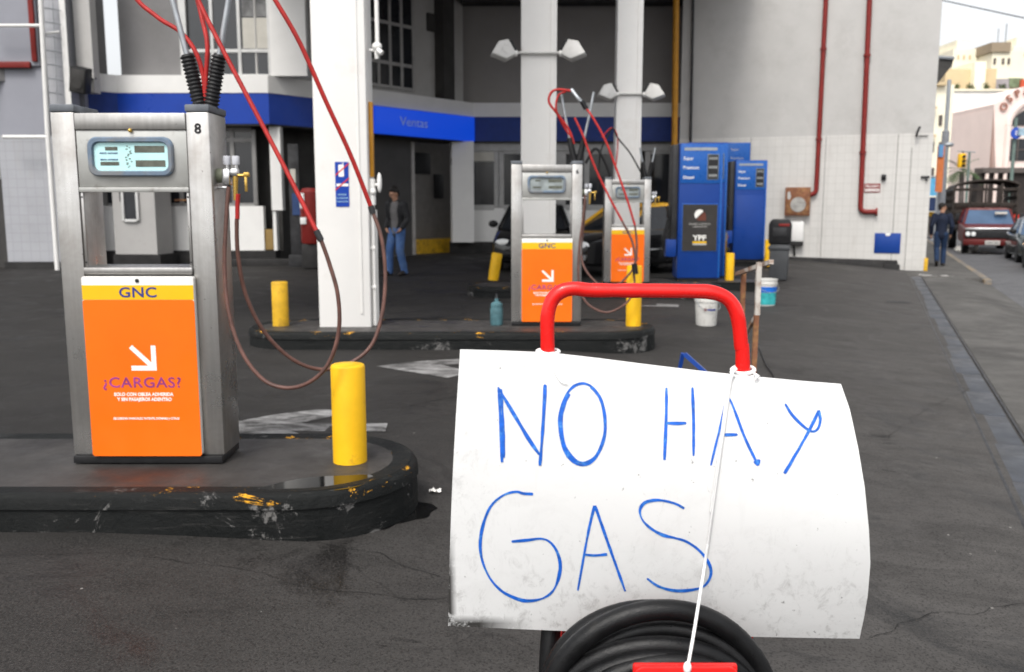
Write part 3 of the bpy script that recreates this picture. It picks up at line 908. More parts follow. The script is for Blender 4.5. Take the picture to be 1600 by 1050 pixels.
hose(P8, wp(P8, [(395, -60, 4.62), (430, 0, 4.6), (468, 66, 4.6), (510, 160, 4.62), (548, 243, 4.65), (581, 327, 4.68)]), .0115, M_REDH)
hose(P8, wp(P8, [(579, 322, 4.68), (583, 334, 4.68)]), .0155, M_DKMET, 'hose_joint', 2)
hose(P8, wp(P8, [(582, 330, 4.68), (596, 372, 4.66), (602, 430, 4.64), (597, 490, 4.6), (580, 540, 4.55), (545, 568, 4.5), (500, 577, 4.44), (455, 560, 4.38), (412, 517, 4.33), (384, 460, 4.29), (372, 400, 4.26), (370, 350, 4.245), (371, 340, 4.243)]), .0100, M_BRNH)
hose(P8, wp(P8, [(371, 342, 4.24), (371, 322, 4.24), (372, 303, 4.238)]), .0105, M_REDH, smooth=3)
hose(P8, wp(P8, [(357, 296, 4.24), (361, 270, 4.25)]), .006, M_DKMET, 'hose_stem', 2)
# pump 6
YQ = 9.3
hose(P6, wp(P6, [(897, 225, YQ), (889, 203, YQ), (871, 178, YQ), (858, 160, YQ), (861, 145, YQ), (872, 140, YQ), (893, 142, 9.25)]), .013, M_REDH)
hose(P6, wp(P6, [(884, 143, 9.28), (872, 150, 9.25), (869, 172, 9.25), (880, 196, 9.3), (893, 215, 9.3)]), .010, M_REDH)
hose(P6, wp(P6, [(893, 140, 9.25), (902, 152, 9.2), (909, 160, 9.2)]), .018, M_GALV, 'swivel_joint', 3)
hose(P6, wp(P6, [(909, 158, 9.2), (916, 170, 9.2)]), .026, M_BLACK, 'swivel_cap', 2)
hose(P6, wp(P6, [(915, 168, 9.2), (929, 188, 9.15), (948, 224, 9.1), (966, 272, 9.05), (980, 312, 9.0), (992, 352, 8.98)]), .0115, M_REDH)
hose(P6, wp(P6, [(992, 352, 8.98), (995, 380, 8.97), (994, 405, 8.96), (990, 420, 8.96), (991, 450, 8.98), (978, 474, 9.0), (950, 488, 9.03), (925, 480, 9.06), (910, 462, 9.1), (904, 430, 9.14), (906, 380, 9.18), (912, 330, 9.2), (914, 305, 9.22)]), .0115, M_BRNH)
hose(P6, wp(P6, [(898, 184, 9.3), (911, 212, 9.25), (930, 262, 9.2), (952, 308, 9.15), (972, 345, 9.1)]), .0115, M_REDH)
hose(P6, wp(P6, [(972, 345, 9.1), (988, 378, 9.08), (992, 412, 9.06), (976, 436, 9.08), (950, 455, 9.1), (930, 440, 9.13), (914, 420, 9.16), (908, 395, 9.2), (912, 350, 9.22), (915, 312, 9.24)]), .0115, M_BRNH)
hose(P6, wp(P6, [(991, 412, 8.95), (993, 428, 8.95)]), .03, M_BLACK, 'nozzle', 2)
# farthest pump
YR = 14.3
hose(P5, wp(P5, [(1005, 276, YR), (985, 240, YR), (965, 215, YR), (958, 200, YR), (950, 212, YR), (938, 240, YR), (934, 300, YR)]), .013, M_BLACK)
hose(P5, wp(P5, [(962, 262, YR), (965, 232, YR), (964, 210, YR), (955, 200, YR), (940, 215, YR)]), .011, M_REDH)
hose(P5, wp(P5, [(915, 255, 14.2), (930, 232, 14.2), (944, 250, 14.2), (955, 278, 14.2)]), .022, M_BLACK)

# ------------------------------------------------------------------ blue fuel pumps
def fuel_pump(label, poster, board=False):
    o = empty('fuel_pump', (0, 0, 0), 0, label, 'fuel pump', 'blue fuel pumps')
    W, D, H = 0.74, 0.46, 2.36
    yf = -D / 2
    mb = MB(); mb.box(-W / 2 + .0, W / 2, yf, D / 2, .05, H, .012); bd = mb.build('body', M_BLUEP, o)
    mb = MB(); mb.box(-W / 2 + .02, W / 2 - .02, yf + .02, D / 2 - .02, 0, .052); mb.build('plinth', M_BLACK, o)
    mb = MB(); mb.box(-W / 2 - .11, -W / 2 - .002, yf + .06, D / 2 - .04, .62, H - .02, .02); sd_ = mb.build('nozzle_bay', M_DKMET, o)
    mb = MB()
    for k in range(3):
        mb.box(-W / 2 - .15, -W / 2 - .111, yf + .09 + k * .1, yf + .15 + k * .1, 1.05 + .02 * k, 1.30, .01)
        mb.tube([(-W / 2 - .13, yf + .12 + k * .1, 1.06), (-W / 2 - .20, yf + .1 + k * .1, .7), (-W / 2 - .16, yf + .1 + k * .1, .35), (-W / 2 - .11, yf + .12 + k * .1, .7)], .016, 8, smooth=6)
    mb.build('nozzle', M_BLACK, sd_)
    mb = MB(); mb.box(-W / 2 - .2, -W / 2 - .02, yf + .0, yf + .2, .42, .72, .01); mb.build('bin', M_BLUEP, o)
    mb = MB(); mb.box(-W / 2 + .015, W / 2 - .035, yf - .008, yf + .002, 1.68, H - .015, .003); hp = mb.build('price_panel', M_BLUEL, o)
    mb = MB(); mb.prism(rrect(-W / 2 + .07, W / 2 - .1, H - .125, H - .075, .02, 4), yf - .012, yf - .006); mb.build('badge_strip', M_GALV, hp)
    tx = -W / 2 + .06
    for s, z in (('Super', 2.10), ('Premium', 1.945), ('Diesel', 1.78)):
        text(s, .075, (tx, yf - .0095, z), (1, 0, 0), (0, 0, 1), M_WINK, hp, align='LEFT', bold=.001)
    mb = MB(); mb.box(W / 2 - .27, W / 2 - .07, yf - .014, yf - .0075, 1.74, 2.175, .003); fr = mb.build('readout_frame', M_BEZEL, hp)
    mb = MB(); mb.box(W / 2 - .255, W / 2 - .085, yf - .0165, yf - .0135, 1.755, 2.16); mb.build('readout', M_INK, fr)
    for z in (1.79, 1.93, 2.08):
        mb = MB()
        for k in range(4):
            mb.box(W / 2 - .235 + k * .036, W / 2 - .212 + k * .036, yf - .019, yf - .0175, z, z + .045)
        mb.build('digits', mat('dim digits', (0.32, 0.33, 0.33), 0.5), fr)
    mb = MB(); mb.box(W / 2 - .035, W / 2 - .002, yf - .01, yf + .004, .06, H - .02, .003); mb.build('corner_trim', M_BLUEL, o)
    if poster:
        mb = MB(); mb.box(-W / 2 + .06, W / 2 - .055, yf - .010, yf + .001, .51, 1.335, .003); mb.build('poster_frame', M_BLUEL, o)
        mb = MB(); mb.box(-W / 2 + .072, W / 2 - .067, yf - .013, yf - .0095, .522, 1.323); ps = mb.build('poster', mat('black poster', (0.035, 0.032, 0.03), 0.5, var=.15), o)
        y = yf - .0145
        cx, cz, rr = -.005, 1.145, .09
        mb = MB(); mb.prism([(cx + rr * math.cos(R(45 + 180 * k / 16)), cz + rr * math.sin(R(45 + 180 * k / 16))) for k in range(17)], y, y + .001); mb.build('logo_half', M_WINK, ps)
        mb = MB(); mb.prism([(cx + .012 + rr * math.cos(R(225 + 180 * k / 16)), cz - .012 + rr * math.sin(R(225 + 180 * k / 16))) for k in range(17)], y, y + .001)
        mb.prism([(cx + .02, cz - rr - .01), (cx + rr + .02, cz - rr - .01), (cx + rr + .02, cz)], y + .0002, y + .001)
        mb.build('logo_half', mat('brown logo ink', (0.13, 0.04, 0.025), 0.5), ps)
        text('PRUEBE NUESTROS', .045, (0, y, .985), (1, 0, 0), (0, 0, 1), M_PLATE, ps, sx=.95)
        text('LUBRICANTES', .04, (0, y, .94), (1, 0, 0), (0, 0, 1), M_PLATE, ps)
        text('YPF', .125, (0.005, y, .745), (1, 0, 0), (0, 0, 1), M_WINK, ps, bold=.004, sx=1.15)
        mb = MB(); mb.box(-.115, .125, y, y + .001, .655, .69); mb.build('logo_bar', M_YELP, ps)
        mb = MB(); mb.box(-.115, .125, y, y + .001, .625, .65); mb.build('logo_bar', M_PLATE, ps)
    else:
        mb = MB(); mb.box(-W / 2 + .05, W / 2 - .05, yf - .008, yf + .001, .12, 1.55, .003); mb.build('front_panel', M_BLUEP, o)
    if board:
        mb = MB(); mb.box(-.28, .28, -.06, .06, H + .001, H + .62, .01); bdp = mb.build('top_board', M_BLUEL, o)
        for k, s in enumerate(('Super', 'Premium')):
            text(s, .09, (-.22, -.0615, H + .45 - .22 * k), (1, 0, 0), (0, 0, 1), M_PLATE, bdp, align='LEFT')
    return o
f1 = fuel_pump('tall blue fuel pump with a black poster and price readout', True)
f1.location = (3.245, 15.85, 0.10)
f2 = fuel_pump('plain blue fuel pump without poster, beside the slate litter bin', False)
f2.location = (5.61, 21.55, 0.10)
f3 = fuel_pump('blue fuel pump whose top alone shows behind the poster pump', False)
f3.location = (3.66, 17.25, 0.02); f3.scale = (1, 1, 1.08)
f4 = fuel_pump('blue fuel pump with a price board on top, behind the plain blue pump', False, True)
f4.location = (5.80, 23.35, 0.02)

# ------------------------------------------------------------------ tiled building on the right
FT = Frame((4.72, 25.77), (10.865, 23.59))
tb = empty('tiled_building', FT.a, FT.rz, 'tall white building side wall with tiles below and plaster above', 'building')
L = FT.len
mb = MB(); mb.box(0, L, 0.012, 9, 3.27, 9.5); mb.box(0.01, L - .012, 0.03, 9, -0.6, 3.26); mb.build('upper_wall', M_PLAST, tb)
mb = MB(); mb.box(-.0, L + .002, 0, 0.025, -0.6, 3.268); mb.box(L - .01, L + .003, .026, 8.9, -.6, 3.268); mb.build('tiled_wall', M_TILE, tb)
mb = MB()
for x in (1.95, 3.9, 5.68, 6.02): mb.box(x, x + .012, -.003, .004, -.3, 3.26 if x != 6.02 else 2.9)
mb.build('joint', mat('dark joint', (0.08, 0.075, 0.07), 0.8), tb)
mb = MB()
mb.prism([(1.6, -.62), (5.88, -.62), (5.84, -0.02), (1.6, 0.05)], -.16, -.002, bev=.03)
mb.box(5.5, 5.9, -.2, -.003, -.6, -.12, .03)
mb.box(-.1, 1.59, -.12, -.002, -.6, .13, .02)
mb.build('plinth', M_PLINTH, tb)
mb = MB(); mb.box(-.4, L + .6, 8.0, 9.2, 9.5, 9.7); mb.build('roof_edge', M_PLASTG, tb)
def wall_pipe(name, F, pix, r, m, label, off=-.07, flange=True):
    mb = MB()
    P = [F.px(x, y, off) for x, y in pix]
    W = [F.a + F.d * a + F.n * off + Vector((0, 0, z)) for a, z in P]
    # round the corners a little
    pts = [W[0]]
    for a, b, c in zip(W, W[1:], W[2:]):
        for k in range(7):
            t = k / 6
            p0 = b + (a - b).normalized() * .16; p2 = b + (c - b).normalized() * .16
            pts.append(p0 * (1 - t) ** 2 + b * 2 * t * (1 - t) + p2 * t * t)
    pts.append(W[-1])
    o = empty(name, W[-1], 0, label, 'pipe', world=True)
    mb.tube(pts, r, 12); mb.build('tube', m, o)
    mb = MB()
    if flange:
        for p, q in ((W[0].lerp(W[1], .35), W[1]), (W[0].lerp(W[1], .75), W[1])):
            dd = (q - p).normalized()
            mb = MB(); mb.cyl(p - dd * .03, p + dd * .03, r * 1.35)
            mb.cyl(p, p + FT.n * (-off), r * .5); mb.build('flange', m, o)
        dd = (W[-1] - W[-2]).normalized()
        mb = MB(); mb.cyl(W[-1] - dd * .05, W[-1], r * 1.6)
        mb.build('flange', m, o)
    return o
wall_pipe('red_pipe', FT, [(1293, -50), (1275, 304), (1262, 304)], .062, M_REDP, 'red standpipe bending into the brown hose cabinet on the white wall')
wall_pipe('red_pipe', FT, [(1361, -50), (1344, 331), (1371, 331)], .066, M_REDP, 'red standpipe with an open L end beside the small red sign')
wall_pipe('dark_pipe', FT, [(1084, -50), (1079, 225)], .035, M_DKMET, 'thin dark downpipe high on the white wall above the blue pumps', flange=False)
o = wall_pipe('ochre_pipe', Frame((3.0, 25.3), (6.0, 25.3)), [(1057, -60), (1053, 300)], .085, M_ORPIPE, 'ochre vertical pipe at the corner left of the white wall', flange=False)
def wall_thing(name, label, cat, F, x0, y0, x1, y1, off=0.0):
    a0, z1 = F.px(x0, y0, off); a1, z0 = F.px(x1, y1, off)
    o = empty(name, F.a + F.d * ((a0 + a1) / 2) + Vector((0, 0, z0)) + F.n * off, F.rz, label, cat)
    return o, a1 - a0, z1 - z0
o, W_, H_ = wall_thing('hose_cabinet', 'brown fire hose cabinet with a round window on the white wall', 'hose cabinet', FT, 1228, 293, 1265, 337)
mb = MB(); mb.box(-W_ / 2, W_ / 2, -.2, -.002, 0, H_, .01); cb = mb.build('cabinet', M_RUSTB, o)
mb = MB(); mb.box(-W_ / 2 + .04, W_ / 2 - .04, -.212, -.199, .04, H_ - .04, .004); dr = mb.build('door', M_RUSTB, o)
mb = MB(); mb.lathe([(0, -.006), (.2, -.006), (.2, .006), (0, .006)], M=Matrix.Translation((.02, -.216, .30)) @ Matrix.Rotation(R(90), 4, 'X')); mb.build('window', mat('dusty glass', (.34, .33, .31), .35, var=.3), dr)
mb = MB(); mb.box(-.17, .21, -.228, -.222, .294, .306); mb.prism([(-.26, .45), (-.2, .43), (-.17, .52), (-.21, .66), (-.27, .62)], -.216, -.2125); mb.build('peeling_label', M_PLATE, dr)
o, W_, H_ = wall_thing('meter_box', 'white meter box on the wall behind the slate litter bin', 'meter box', FT, 1234, 346, 1255, 377)
mb = MB(); mb.box(-W_ / 2, W_ / 2, -.22, -.002, 0, H_, .012); mb.box(-W_ / 2 + .03, W_ / 2 - .03, -.226, -.219, .03, H_ - .03, .003); mb.build('box', M_WHITEF, o)
mb = MB(); mb.box(-W_ / 2 + .02, W_ / 2, -.2, -.01, -.12, -.002, .01); mb.tube([(-.05, -.1, -.12), (-.02, -.08, -.4)], .03); mb.build('bracket', M_PLINTH, o)
o, W_, H_ = wall_thing('wall_sign', 'small red and white sign next to the red L pipe', 'sign', FT, 1351, 287, 1375, 301)
mb = MB(); mb.box(-W_ / 2, W_ / 2, -.012, -.002, 0, H_, .003); mb.build('plate', M_REDP, o)
mb = MB(); mb.box(-W_ / 2 + .02, W_ / 2 - .02, -.015, -.0115, .03, H_ * .42); mb.build('white_strip', M_WHITEF, o)
text('PELIGRO', .085, (0, -.0135, H_ * .70), (1, 0, 0), (0, 0, 1), M_WHITEF, o, bold=.002)
text('NO FUMAR', .06, (0, -.0165, H_ * .24), (1, 0, 0), (0, 0, 1), M_REDP, o)
o, W_, H_ = wall_thing('wall_hatch', 'square dark blue hatch low on the white tiled wall', 'hatch', FT, 1367, 364, 1406, 396)
mb = MB(); mb.box(-W_ / 2, W_ / 2, -.02, -.002, 0, H_, .004); mb.box(-W_ / 2 + .03, W_ / 2 - .03, -.026, -.019, .03, H_ - .03, .003); mb.build('door', M_BLUEP, o)
mb = MB(); mb.prism([(-.07, H_ - .001), (-.05, H_ - .07), (.05, H_ - .07), (.07, H_ - .001)], -.032, -.0265); mb.build('notch_plate', M_WHITEF, o)
o, W_, H_ = wall_thing('wall_tap', 'small dark fitting on the white wall above the red sign', 'fitting', FT, 1376, 273, 1384, 282)
mb = MB(); mb.box(-.05, .07, -.08, -.002, 0, .16, .02); mb.sphere((.02, -.1, .1), .05); mb.build('body', M_DKMET, o)
o, W_, H_ = wall_thing('wall_bracket', 'small dark bracket at the top edge of the wall tiles', 'fitting', FT, 1428, 198, 1444, 212)
mb = MB(); mb.tube([(-.05, -.01, .0), (-.06, -.18, .05), (.0, -.2, .22)], .03, smooth=4); mb.tube([(.0, -.03, 0), (.22, -.04, -.01)], .012); mb.build('body', M_DKMET, o)
o, W_, H_ = wall_thing('wall_bracket', 'small dark peg near the right corner of the tiled wall', 'fitting', FT, 1444, 272, 1450, 278)
mb = MB(); mb.box(-.12, .08, -.06, -.002, 0, .05, .01); mb.tube([(0, -.05, .0), (.02, -.07, -.08)], .02); mb.build('body', M_DKMET, o)
o, W_, H_ = wall_thing('corner_guard', 'yellow worn guard strip at the foot of the wall corner', 'corner guard', FT, 1444, 405, 1448, 424)
mb = MB(); mb.box(-.04, .05, -.03, -.002, -.1, .35, .004); mb.build('strip', M_BOLD, o)

# ------------------------------------------------------------------ service building at the back
FA = Frame((-9.80, 20.78), (-9.17, 21.40))
FB = Frame((-9.17, 21.40), (-5.66, 21.40))
FC = Frame((-5.66, 21.40), (-1.13, 27.0))
FD = Frame((-1.13, 27.0), (5.6, 27.0))
sb = empty('service_building', (-3, 27, 0), 0, 'station shop with blue and white fascia, windows above and a dark passage', 'building', world=True)
ZB0, ZB1, ZW1 = 3.30, 4.0, 4.40
def wbox(name, F, x0, x1, y0, y1, z0, z1, m, parent=sb, bev=0):
    mb = MB(); mb.box(x0, x1, y0, y1, z0, z1, bev, None, F.M())
    return mb.build(name, m, parent)
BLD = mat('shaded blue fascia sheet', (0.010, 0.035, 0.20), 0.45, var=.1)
for F in (FA, FB, FC, FD):
    e0 = 0.0
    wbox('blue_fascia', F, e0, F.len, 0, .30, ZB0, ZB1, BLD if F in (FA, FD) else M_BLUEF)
    wbox('white_fascia', F, e0, F.len, -.015, .30, ZB1 + .001, ZW1, M_WHITEF)
    wbox('soffit', F, e0, F.len, .02, 1.2, ZB0 - .04, ZB0 - .002, M_DARKIN)
# lit sales sign on the slanting fascia
sx0 = FC.px(583, 200)[0]; sx1 = FC.px(738, 200)[0]
lit = emit_mat('lit blue sign face', (0.003, 0.05, 0.50), 0.5)
sgn = empty('shop_sign', FC.a + FC.d * sx0 + Vector((0, 0, ZB0)), FC.rz, 'lit blue sales sign on the slanting shop fascia', 'sign')
mb = MB(); mb.box(0, sx1 - sx0, -.10, -.004, -.02, ZB1 - ZB0 - .02, .02); mb.build('lightbox', lit, sgn)
tcx, tz = FC.px(643, 191)
text('Ventas', .34, (tcx - sx0, -.104, tz - ZB0 - .02), (1, 0, 0), (0, 0, 1), mat('grey sign letters', (.55, .66, .85), .5), sgn, sx=1.15)
# upper storey
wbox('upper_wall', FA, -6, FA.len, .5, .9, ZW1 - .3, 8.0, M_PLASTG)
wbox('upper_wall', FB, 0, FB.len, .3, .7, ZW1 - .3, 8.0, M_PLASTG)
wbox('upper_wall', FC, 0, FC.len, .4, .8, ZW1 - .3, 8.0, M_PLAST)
wbox('upper_wall', FD, -.4, FD.len, .3, .6, ZB1 - .3, 8.0, mat('off white plaster in painted shade', (.27, .255, .245), .85, var=.06, scale=1.2))  # off white back wall, roof shade put into its darker colour
wbox('corner_pier', FC, FC.px(695, 60)[0], FC.px(695, 60)[0] + .45, .05, .5, ZW1, 8.0, M_DARKIN)
wbox('ceiling_beam', FD, -.3, FD.len + 1, -.25, .25, 7.18, 8.0, M_DARKIN)
wbox('window_pier', FB, FB.px(483, 60)[0] - .1, FB.len + .05, .12, .34, ZW1, 8.0, M_WHITEF)
wbox('window_pier', FB, FB.px(276, 60)[0], FB.px(287, 60)[0], .18, .34, ZW1, 8.0, M_FRAME)
def window(F, x0, x1, z0, z1, cols, rows, off, parent, fm=M_FRAME, gm=M_GLASS, fw=.05, card=None):
    mb = MB()
    for i in range(len(cols) + 1):
        x = x0 + (x1 - x0) * (cols + [1.0])[i] if i < len(cols) else x1
        mb.box(x - fw / 2, x + fw / 2, off - .06, off - .005, z0, z1, .005, None, F.M())
    for r in rows + [0.0, 1.0]:
        z = z0 + (z1 - z0) * r
        mb.box(x0 + fw / 2, x1 - fw / 2, off - .055, off - .008, z - fw / 2, z + fw / 2, .004, None, F.M())
    f = mb.build('window', fm, parent)
    mb = MB(); mb.box(x0, x1, off - .02, off - .004, z0, z1, 0, None, F.M()); mb.build('pane', gm, f)
    if card:
        for (u0, u1, v0, v1, m) in card:
            mb = MB(); mb.box(x0 + (x1 - x0) * u0, x0 + (x1 - x0) * u1, off - .026, off - .0215, z0 + (z1 - z0) * v0, z0 + (z1 - z0) * v1, 0, None, F.M())
            mb.build('paper', m, f)
    return f
M_PAPER = mat('cream paper', (.50, .48, .43), .8, var=.06)
M_PHOTO = mat('dark photo print', (.14, .14, .14), .5, var=.8, scale=3)
M_PHOTOB = mat('pale blue print', (.30, .42, .50), .5, var=.5, scale=4)
a0 = FB.px(290, 60, .3)[0]; a1 = FB.px(466, 60, .3)[0]; zt = FB.px(380, -70, .3)[1]; zb = ZW1 + .02
W3 = [0, .235, .475, .71]
zz = lambda y: (FB.px(380, y, .3)[1] - zb) / (zt - zb)
window(FB, a0, a1, zb, zt, [0, .24, .48, .745], [zz(80), zz(-20)], .3, sb, fw=.075,
       card=[(.51, .725, zz(26), zz(0), M_PHOTO), (.51, .73, zz(76), zz(28), M_PAPER), (.77, .985, zz(23), zz(-15), M_PAPER), (.76, .98, zz(51), zz(30), M_PHOTOB), (.77, .985, zz(76), zz(52), M_PAPER)])
b0 = FC.px(586, 60, .4)[0]; b1 = FC.px(644, 60, .4)[0]; zc0 = FC.px(615, 137, .4)[1]; zc1 = FC.px(615, -40, .4)[1]
y_ = lambda y: (FC.px(615, y, .4)[1] - zc0) / (zc1 - zc0)
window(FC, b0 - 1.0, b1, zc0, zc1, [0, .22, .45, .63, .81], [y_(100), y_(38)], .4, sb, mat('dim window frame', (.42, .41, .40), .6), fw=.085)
v0 = FC.px(666, 40, .4)
mb = MB(); mb.box(v0[0], v0[0] + .62, .33, .399, FC.px(675, 50, .4)[1], FC.px(675, 22, .4)[1], .01, None, FC.M()); mb.build('vent', M_DARKIN, sb)
# ground floor of the shop
wbox('plinth', FB, -.8, FB.len + .0, .12, .6, -.05, .34, M_PLINTH)
wbox('step', FB, 2.0, FB.len + .6, -.25, .11, -.05, .16, M_PLINTH, bev=.02)
wbox('low_wall', FB, -.8, FB.px(412, 350, .3)[0], .3, .5, .34, 1.40, M_WHITEF)
wbox('low_wall', FB, FB.px(427, 350, .3)[0], FB.len, .28, .5, .34, 1.36, M_WHITEF)
wbox('shop_post', FB, FB.px(424, 300, .26)[0], FB.px(441, 300, .26)[0], .24, .5, 1.3, 3.27, M_WHITEF)
wbox('yellow_patch', FB, FB.px(413, 350, .36)[0], FB.px(426, 350, .36)[0], .34, .36, .36, .85, mat('faded ochre patch', (.26, .17, .06), .7))
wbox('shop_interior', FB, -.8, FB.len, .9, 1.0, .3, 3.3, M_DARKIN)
window(FB, FB.px(351, 280, .4)[0], FB.px(399, 280, .4)[0], 1.42, 3.2, [0.02, .3], [.86], .42, sb, mat('grey frame', (.22, .215, .21), .6), fw=.10)
window(FB, -.6, FB.px(345, 280, .4)[0], 1.42, 3.2, [0, .33, .66], [], .42, sb, mat('grey frame', (.22, .215, .21), .6), fw=.1)
# booth seen through the near pump
wbox('booth', Frame((-9.15, 20.75), (-7.9, 20.6)), 0.0, 1.02, 0, .75, .30, 3.28, mat('greyed booth paint', (.36, .35, .34), .6, var=.06, scale=2, dirt=(.24, .23, .22), dscale=2))
FBo = Frame((-9.15, 20.75), (-7.9, 20.6))
wbox('booth_plinth', FBo, -.05, 1.1, -.03, .8, -.05, .295, M_PLINTH)
window(FBo, .27, .62, .62 + .45, 2.6, [0], [], -.002, sb, fw=.06)
mb = MB(); mb.box(.20, .23, -.05, -.004, 1.5, 2.6, .004, None, FBo.M()); mb.build('booth_handle', M_DKMET, sb)
mb = MB(); mb.box(0.0, 1.1, -.02, .1, 1.52, 1.56, .004, None, Frame((-8.0, 21.5), (-6.9, 21.5)).M()); mb.box(.5, .53, -.02, .02, 1.3, 1.5, 0, None, Frame((-8.0, 21.5), (-6.9, 21.5)).M()); mb.build('shelf_rail', M_RUSTB, sb)
# slanting part: dark opening, dark shutter, tiled passage, white post
s_ = lambda x, off=.6: FC.px(x, 300, off)[0]
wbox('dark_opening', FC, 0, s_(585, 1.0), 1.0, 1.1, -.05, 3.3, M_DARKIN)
wbox('shutter', FC, s_(575), s_(643), .6, .7, .02, 3.3, mat('dark grey shutter', (.075, .072, .07), .7, var=.1, scale=2))
wbox('shutter_edge', FC, s_(643), s_(647), .56, .66, .02, 3.2, mat('dim white strip', (.42, .4, .38), .7))
wbox('passage_wall', FC, s_(640, 1.4), s_(760, 1.4), 1.4, 1.5, -.05, 3.3, mat('dim passage tiles', (.17, .16, .15), .6, var=.12))
wbox('passage_step', FC, s_(650, 1.1), s_(745, 1.1), 1.0, 1.39, -.05, .42, M_BOLD)
mb = MB()
for x0, y0, x1, y1 in ((648, 238, 672, 272), (678, 272, 692, 310)):
    A = FC.px(x0, y0, 1.38); B = FC.px(x1, y1, 1.38)
    mb.box(A[0], B[0], 1.34, 1.395, B[1], A[1], .01, None, FC.M())
mb.build('notice_frame', M_INK, sb)
FP = Frame((-1.75, 26.6), (-1.1, 26.72))
wbox('white_pier', FP, 0, .64, 0, .5, .34, 3.28, M_WHITEF)
wbox('back_plinth', FD, -.75, FD.len, .12, .6, -.05, .34, M_PLINTH)
wbox('back_low_wall', FD, -.1, FD.len, .2, .45, .34, 1.35, M_WHITEF)
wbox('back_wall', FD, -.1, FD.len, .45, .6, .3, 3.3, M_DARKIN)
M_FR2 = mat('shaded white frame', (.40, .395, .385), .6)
for x0, x1 in ((728, 776), (783, 872), (880, 962), (1012, 1050)):
    A = FD.px(x0, 236, .25); B = FD.px(x1, 236, .25)
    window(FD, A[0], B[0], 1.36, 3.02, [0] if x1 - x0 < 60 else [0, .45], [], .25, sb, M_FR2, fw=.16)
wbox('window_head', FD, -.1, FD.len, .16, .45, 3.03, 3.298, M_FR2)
A = FD.px(734, 238, .2); B = FD.px(772, 252, .2)
mb = MB(); mb.box(A[0], B[0], .19, .2, B[1], A[1], 0, None, FD.M()); mb.build('paper', M_PAPER, sb)
mb = MB(); A = FD.px(705, 249, -.1); mb.box(A[0], A[0] + .5, -.3, .0, A[1] - .18, A[1] + .02, .02, None, FD.M()); mb.build('wall_lamp', M_SLATE, sb)
# red drum cabinet by the dark opening
o = empty('red_tank', at(487, 375, 20.0), 0, 'tall red tank with white labels beside the near white column', 'tank', world=True)
a = at(484, 372, 20.2); b = at(499, 294, 20.2)
mb = MB(); mb.lathe([(.0, .55), (.24, .56), (.27, .60), (.27, b.z - .08), (.2, b.z), (0, b.z + .01)], (a.x + .06, 20.3, 0)); mb.build('shell', M_REDP, o)
mb = MB(); mb.box(a.x - .17, a.x + .29, 20.1, 20.5, .02, .56, .01); mb.build('stand', M_PLINTH, o)
mb = MB(); mb.box(a.x - .16, a.x - .06, 20.02, 20.06, 1.35, 1.68, .004); mb.box(a.x - .16, a.x - .03, 20.02, 20.06, 1.0, 1.15, .004); mb.build('label_patch', M_WHITEF, o)
# tall banner in the dark shop opening
o = empty('banner', at(463, 400, 20.9), 0, 'dark tall advertising banner with blue patch inside the shop opening', 'banner', world=True)
A = at(449, 225, 20.9); B = at(471, 398, 20.9)
mb = MB(); mb.box(A.x, B.x, 20.9, 20.94, B.z, A.z, .005); mb.box(A.x - .05, B.x + .05, 20.85, 21.05, .0, B.z, .01); mb.build('panel', mat('dark banner print', (.03, .03, .032), .6, var=.7, scale=3), o)
mb = MB(); A = at(456, 302, 20.88); B = at(469, 336, 20.88); mb.box(A.x, B.x, 20.885, 20.897, B.z, A.z); mb.build('blue_patch', mat('banner blue', (.03, .06, .16), .6), o)
mb = MB(); A = at(453, 264, 20.88); B = at(462, 286, 20.88); mb.box(A.x, B.x, 20.885, 20.897, B.z, A.z); mb.build('white_patch', M_PAPER, o)

# ------------------------------------------------------------------ building on the left
FL = Frame((-15.5, 20.19), (-9.93, 20.19))
lb = empty('left_building', (-12, 20.2, 0), 0, 'pale left building with red trimmed panel above cool white tiles', 'building', world=True)
lx = lambda x, y=200: FL.px(x, y)[0]
ztile = FL.px(60, 212)[1]
wbox('tiled_wall', FL, lx(8, 350), lx(97, 350), 0, .4, .16, ztile, M_TILEL, lb)
wbox('plinth', FL, lx(8, 400), lx(97, 400), -.05, .4, -.05, .155, M_PLINTH, lb)
wbox('mid_wall', FL, -3, lx(72, 150), .02, .4, ztile + .002, FL.px(30, 104)[1], M_PLASTB, lb)
wbox('upper_panel', FL, -3, lx(60, 50), -.05, .4, FL.px(30, 103)[1], 8, M_PLASTB, lb)
mb = MB(); zt_ = FL.px(30, 104)[1]; mb.box(-3, lx(58), -.12, -.052, zt_ - .04, zt_ + .09, .01, None, FL.M()); mb.box(lx(50, 50), lx(58, 50), -.11, -.053, zt_ + .091, 8, .01, None, FL.M()); mb.build('red_trim', M_REDP, lb)
wbox('tiled_pier', FL, lx(74, 100), lx(104, 100), -.02, .5, ztile + .004, 8, M_TILEL, lb)
wbox('pier_edge', FL, lx(97, 60), lx(106, 60), -.04, -.021, ztile + .004, 8, M_WHITEF, lb)
wbox('side_wall', FL, lx(106, 60) + .01, lx(133, 60), .3, .6, 3.9, 8, M_PLAST, lb)
wbox('dark_recess', FL, -3, lx(6, 350), .3, .6, -.05, 2.0, M_DARKIN, lb)
wbox('return_wall', FL, lx(97, 350) + .0, lx(97, 350) + .42, .6, .8, -.05, 4.0, M_PLASTB, lb)
o = empty('pole_frame', at(85, 300, 19.7), 0, 'white tubular frame standing in front of the left building', 'frame', world=True)
mb = MB()
for px_ in (70,):
    A = at(62, -30, 19.8); B = at(75, 214, 19.8)
    mb.tube([A, B, (B.x, 19.8, 0)], .055, 10)
